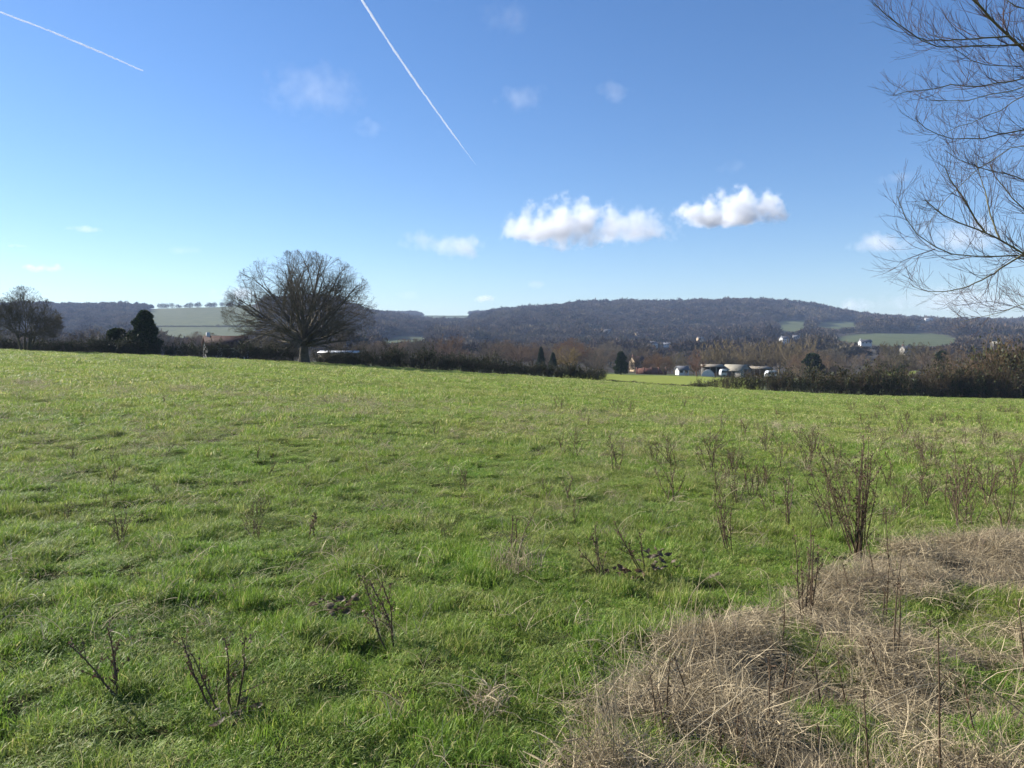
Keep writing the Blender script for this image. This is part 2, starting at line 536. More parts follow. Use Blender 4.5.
# ------------------------------------------------------------------ scatter (only for uncountable stuff)
def scatter(name, pts, rot, scl, which, protos, label, cat):
    me = mesh(name, pts)
    n = len(pts)
    a = me.attributes.new('rot', 'FLOAT_VECTOR', 'POINT'); a.data.foreach_set('vector', np.asarray(rot, np.float32).ravel())
    a = me.attributes.new('scl', 'FLOAT_VECTOR', 'POINT'); a.data.foreach_set('vector', np.asarray(scl, np.float32).ravel())
    a = me.attributes.new('which', 'INT', 'POINT'); a.data.foreach_set('value', np.asarray(which, np.int32))
    c = bpy.data.collections.new(name + '_kinds')
    for i, (pm, mt) in enumerate(protos):
        if not pm.materials: pm.materials.append(mt)
        c.objects.link(bpy.data.objects.new('%s_kind_%02d' % (name, i), pm))
    o = link(name, me)
    tag(o, label, cat, kind='stuff')
    ng = bpy.data.node_groups.new(name + '_scatter', 'GeometryNodeTree')
    ng.interface.new_socket('Geometry', in_out='INPUT', socket_type='NodeSocketGeometry')
    ng.interface.new_socket('Geometry', in_out='OUTPUT', socket_type='NodeSocketGeometry')
    N = ng.nodes; gi = N.new('NodeGroupInput'); go = N.new('NodeGroupOutput')
    ip = N.new('GeometryNodeInstanceOnPoints'); ci = N.new('GeometryNodeCollectionInfo')
    ci.inputs['Collection'].default_value = c; ci.inputs['Separate Children'].default_value = True; ci.inputs['Reset Children'].default_value = True
    ip.inputs['Pick Instance'].default_value = True

    def na(nm, t):
        x = N.new('GeometryNodeInputNamedAttribute'); x.data_type = t; x.inputs['Name'].default_value = nm
        return x.outputs['Attribute']
    L = ng.links
    L.new(gi.outputs[0], ip.inputs['Points']); L.new(ci.outputs[0], ip.inputs['Instance'])
    L.new(na('rot', 'FLOAT_VECTOR'), ip.inputs['Rotation']); L.new(na('scl', 'FLOAT_VECTOR'), ip.inputs['Scale'])
    L.new(na('which', 'INT'), ip.inputs['Instance Index']); L.new(ip.outputs[0], go.inputs[0])
    md = o.modifiers.new('scatter', 'NODES'); md.node_group = ng
    return o


def blades(n, rad, lmin, lmax, width, lean, rng, droop=0.5, tone=None, segs=3):
    """ribbon blades: (V, Q, T, tone)"""
    a = rng.random(n) * 2 * pi; r = rad * np.sqrt(rng.random(n))
    base = np.stack([r * np.cos(a), r * np.sin(a), np.full(n, -.012)], 1)
    az = rng.random(n) * 2 * pi; L = lmin + (lmax - lmin) * rng.random(n) ** 1.3
    le = np.abs(rng.normal(lean, lean * .5, n)).clip(.02, 1.45)
    h = np.stack([np.cos(az), np.sin(az), np.zeros(n)], 1); side = np.stack([-np.sin(az), np.cos(az), np.zeros(n)], 1)
    twist = rng.normal(0, .6, n); side = side * np.cos(twist)[:, None] + h * np.sin(twist)[:, None]
    pts = [base]; th = le.copy(); p = base.copy()
    for s in range(segs):
        dirv = h * np.sin(th)[:, None] + np.array([0, 0, 1.]) * np.cos(th)[:, None]
        p = p + dirv * (L / segs)[:, None]; pts.append(p.copy()); th = np.minimum(th + droop * (0.4 + rng.random(n)), 2.2)
    w = width * (.6 + .8 * rng.random(n))
    V = []; 
    for i, q in enumerate(pts[:-1]):
        ww = (w * (1 - .25 * i / segs * 2))[:, None] * side * .5
        V += [q - ww, q + ww]
    V.append(pts[-1])
    k = len(V); V = np.stack(V, 1).reshape(-1, 3)
    b = np.arange(n)[:, None] * k
    Q = np.concatenate([b + np.array([[2 * i, 2 * i + 1, 2 * i + 3, 2 * i + 2]]) for i in range(segs - 1)])
    T = b + np.array([[2 * segs - 2, 2 * segs - 1, 2 * segs]])
    t = rng.random(n) if tone is None else tone(rng, n)
    return V, Q, T, np.repeat(t, k)


def gtone_far(rng, n):
    t = rng.beta(2.2, 2.2, n) * .85; return np.where(rng.random(n) < .13, .82 + .18 * rng.random(n), t)


def gtone(rng, n):
    t = rng.beta(2.0, 2.6, n); return np.where(rng.random(n) < .07, .85 + .15 * rng.random(n), t * .85)


def frac_area(n, y0, y1, rng, wk=.82, w0=1.6):
    """uniform points in the view wedge"""
    out = np.zeros((0, 2))
    while len(out) < n:
        y = y0 + (y1 - y0) * rng.random(n * 2); x = (rng.random(n * 2) * 2 - 1) * (wk * y1 + w0)
        k = np.abs(x) < wk * y + w0
        out = np.concatenate([out, np.stack([x[k], y[k]], 1)])
    return out[:n]


rg = np.random.default_rng(5)
gp = []
for i in range(7):
    g = Geo(); g.add(*blades(150, .12, .025, .068, .0034, .6, rg, .40, gtone)); gp.append((g.mesh('grass_tuft'), G['grass']))
for i in range(3):   # taller coarse tussocks
    g = Geo(); g.add(*blades(220, .09, .04, .12, .0034, .6, rg, .5, gtone)); gp.append((g.mesh('grass_tussock'), G['grass']))
for i in range(4):   # broad far tufts, thicker blades
    g = Geo(); g.add(*blades(140, .15, .03, .085, .0080, .6, rg, .4, gtone_far, 2)); gp.append((g.mesh('grass_far_tuft'), G['grass']))

P = []; RO = []; SC = []; WH = []
for (y0, y1, dens, sxy, sz, lod) in [(1.2, 7, 165, 1.0, 1.0, 0), (7, 14, 100, 1.2, 1.05, 0), (14, 28, 40, 1.6, 1.2, 1), (28, 55, 14, 2.5, 1.6, 1), (55, 121.5, 4.2, 4.2, 2.2, 1)]:
    area = .82 * (y1 ** 2 - y0 ** 2) + 2 * 1.6 * (y1 - y0)
    n = int(area * dens); xy = frac_area(n, y0, y1, rg)
    x, y = xy[:, 0], xy[:, 1]
    dm = dry_mask(x, y) * (np.hypot(x, y) < 18)
    n1 = fbm(x / (.20 + y * .006), y / (.20 + y * .012), 60, 2); n2 = fbm(x / 2.2, y / 2.2, 61, 2); n3 = fbm(x / 14, y / 14, 62, 2)
    keep = rg.random(n) > np.where(dm > .3, .25 + .72 * dm, 0)
    keep &= rg.random(n) < (.88 + .5 * sstep(.3, .6, n1))
    x, y, n1, n2, n3 = [v[keep] for v in (x, y, n1, n2, n3)]; n = len(x)
    z = height(x, y)
    hs = (.64 + 1.25 * sstep(.42, .75, n1) + .6 * (n2 - .5)) * (.75 + .5 * rg.random(n))
    P.append(np.stack([x, y, z], 1)); RO.append(np.stack([rg.normal(0, .12, n), rg.normal(0, .12, n), rg.random(n) * 6.283], 1))
    s = sxy * (.8 + .5 * rg.random(n)); SC.append(np.stack([s, s, sz * hs], 1))
    tus = rg.random(n) < .10 * sstep(.5, .65, n1) + .02
    w = np.where(tus, rg.integers(7, 10, n), rg.integers(0, 7, n))
    if y0 > 5: w = np.where(rg.random(n) < sstep(9, 34, y), rg.integers(10, 14, n), w)
    WH.append(w)
scatter('pasture_grass', np.concatenate(P), np.concatenate(RO), np.concatenate(SC), np.concatenate(WH), gp,
        'short tussocky green pasture grass covering the sloping field', 'grass')


# dry straw on the right-hand bank
def strands(n, rad, lmin, lmax, width, rng, lie=1.1, tone=None, segs=5, curl=.35):
    a = rng.random(n) * 2 * pi; r = rad * np.sqrt(rng.random(n))
    p = np.stack([r * np.cos(a), r * np.sin(a), rng.random(n) * .08], 1)
    az = rng.random(n) * 2 * pi; L = lmin + (lmax - lmin) * rng.random(n)
    th = np.clip(rng.normal(lie * .7, .45, n), 0.05, 1.7)
    pts = [p.copy()]
    for s in range(segs):
        h = np.stack([np.cos(az) * np.sin(th), np.sin(az) * np.sin(th), np.cos(th)], 1)
        p = p + h * (L / segs)[:, None]; p[:, 2] = np.maximum(p[:, 2], .005)
        pts.append(p.copy()); th = np.clip(th + curl * (rng.random(n) * 1.2), 0, 2.3); az = az + rng.normal(0, .15, n)
    P = np.stack(pts, 1)
    w = width * (.6 + .8 * rng.random(n))
    T = np.gradient(P, axis=1); T /= np.linalg.norm(T, axis=2, keepdims=True) + 1e-9
    up = rng.normal(0, 1, (n, 1, 3)); Sd = np.cross(T, up); Sd /= np.linalg.norm(Sd, axis=2, keepdims=True) + 1e-9
    taper = np.linspace(1, .35, segs + 1)[None, :, None]
    V = np.stack([P - Sd * w[:, None, None] * taper * .5, P + Sd * w[:, None, None] * taper * .5], 2)
    idx = np.arange(V.shape[0] * V.shape[1] * 2).reshape(n, segs + 1, 2)
    Q = np.stack([idx[:, :-1, 0], idx[:, :-1, 1], idx[:, 1:, 1], idx[:, 1:, 0]], -1).reshape(-1, 4)
    t = rng.random(n) if tone is None else tone
    return V.reshape(-1, 3), Q, None, np.repeat(t, 2 * (segs + 1))


sp_ = []
for i in range(5):
    g = Geo(); g.add(*strands(95, .15, .05, .23, .0032, rg, 1.6, curl=.25, segs=4)); sp_.append((g.mesh('straw_tangle'), G['straw']))
for i in range(2):
    g = Geo(); g.add(*strands(26, .12, .12, .36, .0030, rg, .45, curl=.10)); sp_.append((g.mesh('straw_upright'), G['straw']))
for i in range(2):
    P0 = []
    g = Geo(); g.add(*strands(5, .2, .3, .7, .0044, rg, .8, segs=8, curl=.25)); sp_.append((g.mesh('bramble_arch'), G['bramble']))
n = 9000
xy = frac_area(n * 6, 1.2, 17, rg, .9, 1.6); x, y = xy[:, 0], xy[:, 1]
dm = dry_mask(x, y); k = rg.random(len(x)) < dm ** 1.5 * (1 - sstep(10, 16, np.hypot(x, y)) * .6)
x, y = x[k][:n], y[k][:n]; n = len(x); z = height(x, y)
cl = fbm(x / .5, y / .5, 71, 2)
hs = .28 + .55 * sstep(.35, .7, cl) + .5 * (rg.random(n) < .05)
w = rg.integers(0, 5, n); rr = rg.random(n); w = np.where(rr < .12, rg.integers(5, 7, n), w); w = np.where(rr > .975, rg.integers(7, 9, n), w)
s = .8 + .5 * rg.random(n)
scatter('dry_grass', np.stack([x, y, z], 1), np.stack([rg.normal(0, .2, n), rg.normal(0, .2, n), rg.random(n) * 6.283], 1), np.stack([s, s, s * hs], 1), w, sp_,
        'tangled straw coloured dead grass on the bank beside the green field', 'dead grass')
# thin dead strands through the pasture
n = 9000; xy = frac_area(n, 1.8, 30, rg); x, y = xy[:, 0], xy[:, 1]
k = fbm(x / 1.1, y / 1.1, 80, 2) > .47; x, y = x[k], y[k]; n = len(x)
s = (.35 + .35 * rg.random(n)) * (1 + y / 40)
g1 = Geo(); g1.add(*strands(14, .12, .12, .38, .0045, rg, 1.3)); g2 = Geo(); g2.add(*strands(10, .15, .12, .4, .0045, rg, 1.0)); g3 = Geo(); g3.add(*strands(4, .1, .3, .6, .004, rg, .6))
scatter('dead_grass_wisps', np.stack([x, y, height(x, y) + .02], 1), np.stack([0 * x, 0 * x, rg.random(n) * 6.283], 1), np.stack([s, s, s], 1), rg.integers(0, 3, n),
        [(q.mesh('wisp'), G['straw']) for q in (g1, g2, g3)], 'pale dead grass wisps lying thinly through the green pasture', 'dead grass')


# ------------------------------------------------------------------ trees
def norm(v): return v / (np.linalg.norm(v, axis=-1, keepdims=True) + 1e-9)


def grow(p0, d0, L, r0, r1, seg, wander, up, rng):
    """polylines from points p0 (N,3) along d0 (N,3)"""
    N = len(p0); P = [p0]; d = norm(d0); p = p0.copy()
    upv = np.array([0, 0, 1.])
    for i in range(seg):
        d = norm(d + rng.normal(0, wander, (N, 3)) + upv * np.broadcast_to(up, (N,))[:, None])
        p = p + d * (np.broadcast_to(L, (N,)) / seg)[:, None]; P.append(p.copy())
    t = np.linspace(0, 1, seg + 1)[None]
    r0 = np.broadcast_to(r0, (N,))[:, None]; r1 = np.broadcast_to(r1, (N,))[:, None]
    return np.stack(P, 1), r0 + (r1 - r0) * t


def env_dist(p, d, env, smax):
    """distance along d from p to the crown's outline (ellipsoid, flatter below)"""
    c, rw_, up_, dn_ = env
    out = np.full(len(p), smax, float)
    ts = np.linspace(0, smax, 40)
    for t in ts[::-1]:
        v = p + d * t - c
        q = (v[:, 0] / rw_) ** 2 + (v[:, 1] / rw_) ** 2 + np.where(v[:, 2] > 0, v[:, 2] / up_, v[:, 2] / dn_) ** 2
        out = np.where(q > 1, t, out)
    return out


def branch(P, Rr, per, tlo, thi, ang, lr, rr, seg, wander, up, rmin, rng, lenabs=None, angsd=.2, env=None, pw=1.0, tipk=.4):
    """children of polylines"""
    N, n, _ = P.shape
    pi_ = np.repeat(np.arange(N), per); M_ = len(pi_)
    strat = ((np.tile(np.arange(per), N) + rng.random(M_)) / per) ** pw
    t = tlo + (thi - tlo) * strat
    f = t * (n - 1); i = np.minimum(f.astype(int), n - 2); w = (f - i)[:, None]
    p = P[pi_, i] * (1 - w) + P[pi_, i + 1] * w
    T = norm(P[pi_, i + 1] - P[pi_, i]); r = (Rr[pi_, i] * (1 - w[:, 0]) + Rr[pi_, i + 1] * w[:, 0])
    q = norm(np.cross(T, rng.normal(0, 1, (M_, 3)))); a = np.clip(rng.normal(ang, angsd, M_), .15, 1.5)[:, None]
    d = T * np.cos(a) + q * np.sin(a)
    Lp = np.linalg.norm(np.diff(P, axis=1), axis=2).sum(1)[pi_]
    L = (Lp * lr * (1.15 - .55 * t) if lenabs is None else lenabs * (1.1 - tipk * t)) * (.7 + .6 * rng.random(M_))
    if env is not None:
        e = env_dist(p, d, env, float(L.max()) * 1.3); L = np.minimum(L, e * (.9 + .12 * rng.random(M_)) + .02 * env[1])
    rc = np.maximum(r * rr, rmin)
    return grow(p, d, L, rc, np.maximum(rc * .35, rmin * .8), seg, wander, up, rng)


def fan_dirs(n, elo, ehi, rng):
    az = np.arange(n) * 2.39996 + rng.normal(0, .25, n); e = np.arcsin(np.sin(elo) + (np.sin(ehi) - np.sin(elo)) * (np.arange(n) + rng.random(n)) / n)
    return np.stack([np.cos(az) * np.cos(e), np.sin(az) * np.cos(e), np.sin(e)], 1)


def round_tree(rng, h, w, trunk_h, r, nl, fine, tmin, elo=.1, ehi=1.45, levels=4, up=.05, stems=1, cz=.42, lobes=.16, reach_k=.82):
    """returns list of trunk Geos and one crown Geo"""
    trs = []; cr = Geo()
    env = (np.array([0, 0, h * cz]), w / 2, h * (1 - cz), h * cz - trunk_h * .45)
    if stems == 1:
        tp, trr = grow(np.array([[0, 0, -.3]]), np.array([[0, 0, 1.]]), trunk_h + .3, r * 1.25, r * .8, 6, .05, .1, rng)
        trr[:, 0] *= 1.5; trr[:, 1] *= 1.12
        g = Geo(); g.tubes(tp, trr, 10); trs.append(g); top = tp[0, -1]
        d = fan_dirs(nl, elo, ehi, rng)
        starts = top[None] - np.array([0, 0, 1.]) * (rng.random(nl) * trunk_h * .22)[:, None]
    else:
        a = np.arange(stems) * 2 * pi / stems + rng.random(stems)
        b = np.stack([np.cos(a), np.sin(a), 0 * a], 1) * w * .05; b[:, 2] = -.3
        dd = np.stack([np.cos(a) * .22, np.sin(a) * .22, 1 + 0 * a], 1)
        tp, trr = grow(b, dd, trunk_h, r, r * .7, 5, .06, .05, rng)
        for k in range(stems):
            g = Geo(); g.tubes(tp[k:k + 1], trr[k:k + 1], 7); trs.append(g)
        pk = rng.integers(0, stems, nl); starts = tp[pk, -1 - rng.integers(0, 2, nl)]
        d = norm(fan_dirs(nl, elo, ehi, rng) + .5 * norm(starts - np.array([0, 0, trunk_h])) * np.array([1, 1, 0]))
    az = np.arctan2(d[:, 1], d[:, 0])
    reach = env_dist(starts, d, env, max(h, w) * 1.2)
    k = reach_k * (1 - lobes + 2 * lobes * rng.random(nl))
    P0, R0 = grow(starts, d, reach * k, r * .46, r * .07, 8, .07, up * .5, rng)
    R0 *= (.75 + .5 * rng.random(nl))[:, None] * np.linspace(1, .8, 9)[None]
    cr.tubes(P0, R0, 6)
    P1, R1 = branch(P0, R0, fine[0], .18, .98, .72, .52, .6, 6, .09, up, tmin * 2.4, rng, env=env, pw=.8); cr.tubes(P1, R1, 4)
    P2, R2 = branch(P1, R1, fine[1], .18, 1, .72, .55, .6, 4, .11, up, tmin * 1.5, rng, env=env, pw=.85); cr.tubes(P2, R2, 3)
    if levels > 3:
        P3, R3 = branch(P2, R2, fine[2], .15, 1, .6, .60, .65, 3, .12, up, tmin, rng, env=env); cr.tubes(P3, R3, 3)
        if levels > 4:
            P4, R4 = branch(P3, R3, fine[3], .2, 1, .55, .75, .8, 2, .12, up, tmin, rng, env=env); cr.tubes(P4, R4, 3)
    return trs, cr


def at(px, d, py=350):
    u = float(uval(px, py)); x = u * d
    return x, d, float(height(np.array(x), np.array(d)))


def top_h(py, d, z): return EYE + float(slope(py)) * d - z


# --- the oak
x, y, z = at(304, 117, 360)
rt = np.random.default_rng(3)
tr, cr = round_tree(rt, 16.8, 23.2, 3.5, .66, 32, (8, 6, 5, 3), .0072, .08, 1.5, 5, .012, cz=.43, lobes=.05, reach_k=.88)
oak = empty('oak_tree', (x, y, z), 'large lone bare oak with a wide domed crown standing at the hedge', 'tree')
link('trunk', tr[0].mesh('oak_trunk', True), G['oakbark'], oak)
link('crown', cr.mesh('oak_crown', True), G['oakbark'], oak)

# --- prototype meshes for the bare trees of the valley
PROTO = {}


def proto(name, *a, **k):
    t, c = round_tree(np.random.default_rng(len(PROTO) + 40), *a, **k)
    PROTO[name] = ([g.mesh(name + '_trunk') for g in t], c.mesh(name + '_crown'))


# unit trees: height 10
proto('round_a', 10, 9, 2.0, .22, 12, (6, 5, 5), .020, .15, 1.45, 4, .06)
proto('round_b', 10, 11, 1.6, .24, 14, (6, 5, 4), .022, .05, 1.4, 4, .05)
proto('tall', 10, 5.0, 1.8, .16, 12, (6, 5, 4), .020, .5, 1.5, 4, .16)
proto('tall_b', 10, 6.0, 1.4, .15, 14, (5, 5, 4), .020, .45, 1.5, 4, .2)
proto('multi', 10, 12, 3.0, .19, 30, (7, 6, 5, 3), .008, .15, 1.5, 5, .05, stems=5, lobes=.1)
proto('shrub', 10, 14, .8, .18, 16, (6, 5, 4), .03, .05, 1.4, 4, .08, stems=4)


def tinted(o, c): o.color = (*c, 1)


def bare(kind, px, d, top, label, group=None, tint=(1, 1, 1), wide=1.0, name='bare_tree', rz=None, base=350):
    x, y, z = at(px, d, base)
    h = max(top_h(top, d, z), 2.0) / 10
    e = empty(name, (x, y, z), label, 'tree' if 'shrub' not in name else 'shrub', group, R.random() * 6.28 if rz is None else rz)
    e.scale = (h * wide, h * wide, h)
    for tm in PROTO[kind][0]: tinted(link('trunk', tm, G['bark'], e), tint)
    b = link('crown', PROTO[kind][1], G['twig'], e); tinted(b, tint)
    return e


def conifer_geo(rng, h, w, n, leaf, round_=1.0, base=.04):
    g = Geo(); t = Geo()
    tp, trr = grow(np.array([[0, 0, -.2]]), np.array([[0, 0, 1.]]), h * .9, w * .05, w * .01, 5, .01, .1, rng); t.tubes(tp, trr, 6)
    zt = rng.random(n) ** .8; prof = (1 - zt) ** (.62 * round_) * (1 - .35 * np.exp(-zt * 14))
    az = rng.random(n) * 6.283; lump = 1 + .30 * np.sin(az * 3 + zt * 11) * np.sin(az * 2 - zt * 7 + 1) + .24 * np.sin(az * 5 - zt * 23)
    r = w / 2 * prof * lump * (1 - .45 * rng.random(n) ** 2.2)
    c = np.stack([r * np.cos(az), r * np.sin(az), h * (base + (1 - base) * zt)], 1)
    out = np.stack([np.cos(az), np.sin(az), .5 + 0 * az], 1)
    k = 3
    for j in range(k):
        dv = norm(out + rng.normal(0, .6, (n, 3))); sv = norm(np.cross(dv, rng.normal(0, 1, (n, 3))))
        L = leaf * (.6 + .8 * rng.random(n))[:, None]
        V = np.stack([c - sv * L * .28, c + sv * L * .28, c + dv * L], 1).reshape(-1, 3)
        g.add(V, None, np.arange(3 * n).reshape(-1, 3), np.repeat(rng.random(n), 3))
    return t, g


rc = np.random.default_rng(77)
CON = []
for (w, n, lf, ro) in [(6.5, 4500, .55, .75), (8.5, 4000, .6, .55), (3.6, 2500, .5, 1.2)]:
    t, g = conifer_geo(rc, 10, w, n, lf, ro); CON.append((t.mesh('evergreen_trunk'), g.mesh('evergreen_crown')))


def conifer(k, px, d, top, label, group=None, wide=1.0, name='conifer', base=350):
    x, y, z = at(px, d, base); h = max(top_h(top, d, z), 1.5) / 10
    e = empty(name, (x, y, z), label, 'tree', group, R.random() * 6.28); e.scale = (h * wide, h * wide, h)
    link('trunk', CON[k][0], G['bark'], e); link('crown', CON[k][1], G['ever'], e)
    return e


# --- left part of the field edge
bare('multi', 26, 118, 287, 'wide many-stemmed bare tree at the far left field edge', tint=(.8, .85, .75), wide=.95, name='multi_stemmed_tree')
bare('tall_b', 634, 290, 346, 'bare tree standing before the cream house', None, (.95, .9, .8), 1.1, base=370)
bare('tall', 664, 250, 360, 'small twiggy tree between brick wall and white outbuilding', None, (1.1, 1, .9), 1.3, base=370)
bare('shrub', 716, 240, 371, 'low bare bush in front of the farm tunnel', None, (1.2, 1.05, .9), .6, 'bare_shrub', base=372)
bare('shrub', 748, 240, 369, 'low bare bush before the right gable of the stone barn', None, (1.2, 1.05, .9), .6, 'bare_shrub', base=372)
bare('shrub', 686, 242, 373, 'low bare bush before the white outbuilding', None, (1.1, 1, .9), .4, 'bare_shrub', base=372)
conifer(0, 145, 124, 311.5, 'dark green conifer standing behind the left hedge', wide=.95)
conifer(1, 118, 126, 329, 'low dark evergreen beside the left of the tall dark conifer', name='evergreen_shrub', wide=1.2)
bare('round_a', 92, 150, 325, 'thin grey bare tree between the many-stemmed tree and the dark evergreens', tint=(1, 1, 1.05), wide=.9)
bare('shrub', 72, 128, 333, 'low bare shrub right of the many-stemmed tree', tint=(.8, .8, .8), name='bare_shrub')
bare('round_b', -14, 135, 318, 'bare tree cut by the left edge of the view', tint=(.8, .85, .7))
for px, tp, w in ((180, 334, 1.), (262, 333, 1.1), (345, 331, 1.0), (385, 338, 1.1)):
    bare('shrub', px, 140, tp, 'low bare brown shrub rising above the hedge near the oak', 'bare shrubs above the hedge near the oak', (.85, .85, .8), w, 'bare_shrub')

# --- middle of the valley
mid = [
    ('round_b', 452, 230, 331, 'broad reddish brown bare tree behind the hedge right of the oak', (1.2, .9, .8), 1.0),
    ('round_b', 418, 250, 336, 'grey brown bare tree just left of the broad reddish tree', (1.0, .95, .9), 1.0),
    ('round_a', 490, 260, 335, 'grey bare tree just right of the broad reddish tree', (1.0, .95, .95), 1.1),
    ('round_a', 518, 280, 338, 'pinkish brown bare tree left of the small dark conifers', (1.2, .95, .85), 1.1),
    ('round_a', 567, 255, 343, 'golden twigged willow beside the small dark conifers', (1.75, 1.45, .7), 1.25),
    ('round_b', 594, 270, 347, 'grey brown bare tree between the golden willow and dark yew', (1.05, 1, .95), .9),
    ('round_a', 648, 330, 341, 'bare tree with a spread crown above the brick wall and cream house', (.95, .8, .7), 1.0),
    ('tall', 697, 245, 347, 'slim reddish birch standing in front of the farm buildings', (1.7, 1.15, 1.05), 1.25),
    ('round_a', 675, 300, 349, 'olive bare tree between cream house and reddish birch', (1.15, 1.1, .7), 1.2),
    ('round_b', 800, 235, 360, 'pale brown bare bush right of the farm sheds', (1.5, 1.35, 1.1), .8),
    ('tall_b', 825, 300, 346, 'tall grey brown tree beyond the right hedge, left of the white house', (1.0, .95, .8), 1.3),
    ('round_b', 893, 300, 338, 'round dark olive tree right below the hillside pasture', (.9, .9, .65), 1.0),
    ('round_b', 922, 310, 339, 'round olive tree right of the other round tree below the pasture', (.95, .9, .7), 1.1),
    ('round_b', 958, 230, 344, 'broad brown bare tree above the right end of the hedge', (1.2, 1.0, .8), 1.1),
]
for kd, px, d, tp, lb, tint, w in mid: bare(kd, px, d, tp, lb, None, tint, w, base=370)
conifer(0, 621, 240, 352, 'dark rounded yew at the left end of the bright green field', wide=.85, base=372)
conifer(2, 541, 250, 347.5, 'taller of two small dark conifers in the middle of the valley', wide=1.0, base=370)
conifer(2, 553, 245, 353, 'shorter of two small dark conifers in the middle of the valley', wide=1.3, base=370)
conifer(1, 812, 250, 354, 'dark evergreen clump behind the right hedge', wide=.9, name='evergreen_shrub', base=372)
conifer(1, 902, 260, 366, 'dark evergreen shrub beside the small bright grass patch', wide=.9, name='evergreen_shrub', base=372)
conifer(1, 942, 250, 352, 'dark ivy clad evergreen below the broad brown tree', wide=.7, name='evergreen_shrub', base=372)
for px, d in zip(np.linspace(708, 806, 12), [330, 350, 325, 345, 335, 360, 330, 350, 340, 330, 355, 340]):
    tp = 336 + 3.5 * math.cos((px - 750) / 60 * 3) + 4 * abs(px - 755) / 50
    bare('tall_b' if R.random() < .6 else 'tall', px, d, tp + R.normal(0, 1.2), 'tall olive brown bare tree in the row behind the farm sheds', 'row of tall bare trees behind the farm', (1.5, 1.38, .95), 1.3 + .4 * R.random(), base=370)
# filler bands of trees further back, one object each
bands = [
    (582, 712, 268, 335, 15, 352, 364, 'small bare tree in the scrub around the cream house', 'scrub around the cream house'),
    (360, 620, 300, 520, 34, 337, 352, 'grey brown bare tree in the valley between the oak and farm', 'bare trees in the middle of the valley'),
    (600, 720, 420, 640, 14, 341, 352, 'bare tree on the rising ground behind the cream house', 'bare trees behind the cream house'),
    (790, 1090, 220, 330, 26, 350, 366, 'brown bare tree in the thicket beyond the right hedge', 'bare trees beyond the right hedge'),
    (780, 1090, 380, 650, 30, 341, 354, 'bare tree in the belt below the hillside pasture', 'bare trees below the hillside pasture'),
    (-90, 370, 260, 620, 40, 330, 348, 'grey bare tree in the hollow beyond the left hedge', 'bare trees beyond the left hedge'),
]
for x0, x1, d0, d1, n, t0, t1, lb, gr in bands:
    for i in range(n):
        px = x0 + (x1 - x0) * (i + R.random()) / n; d = d0 + (d1 - d0) * R.random()
        x, _, z = at(px, d, 365)
        if any(abs(px - q[0]) < q[2] + 5 and d < q[4] for q in CLEAR): t_lim = min(q[1] + q[3] * .8 for q in CLEAR if abs(px - q[0]) < q[2] + 5 and d < q[4])
        else: t_lim = 0
        h = 6 + 6 * R.random(); tp = t0 + (t1 - t0) * R.random()
        if top_h(tp, d, z) > 14 + 4 * R.random(): tp = 345 - (z + 13 - EYE) * F / d
        if t_lim: tp = max(tp, t_lim + 1)
        if px > 800 and d > 350: tp = max(tp, 342)
        c = np.array([1.28, 1.15, 1.0]) * (.8 + .5 * R.random()) * (1 + np.array([.09, 0, -.07]) * R.normal(0, 1))
        bare(['round_a', 'round_b', 'tall_b', 'round_a', 'multi'][R.integers(0, 5)], px, d, tp, lb, gr, tuple(c), 1.0 + .5 * R.random(), base=365)


# ------------------------------------------------------------------ hedges
def bush_arrays(rng, n, size, leaf):
    """unit bush (1 m high) of thin twigs and small leaves"""
    g = Geo(); d = fan_dirs(n, .3, 1.5, rng)
    P0, R0 = grow(rng.normal(0, .12, (n, 3)) * np.array([1, 1, 0]), d, .8 + .35 * rng.random(n), .014, .006, 3, .18, .1, rng); g.tubes(P0, R0, 3)
    P1, R1 = branch(P0, R0, 5, .2, 1, .8, .55, .7, 2, .2, .08, .006, rng); g.tubes(P1, R1, 3)
    P2, R2 = branch(P1, R1, 3, .2, 1, .8, .7, .8, 2, .2, .05, .005, rng); g.tubes(P2, R2, 3)
    lf = Geo()
    m = leaf; c = np.concatenate([P1.reshape(-1, 3), P2.reshape(-1, 3)]); c = c[rng.integers(0, len(c), m)] + rng.normal(0, .05, (m, 3))
    dv = norm(rng.normal(0, 1, (m, 3))); sv = norm(np.cross(dv, rng.normal(0, 1, (m, 3)))); L = .07 * (.6 + .8 * rng.random(m))[:, None]
    lf.add(np.stack([c - sv * L * .5, c + sv * L * .5, c + dv * L], 1).reshape(-1, 3), None, np.arange(3 * m).reshape(-1, 3), np.repeat(rng.random(m), 3))
    return g.arrays(), lf.arrays()


rb = np.random.default_rng(9)
BUSH = [bush_arrays(rb, 11, 1, 480) for _ in range(4)]


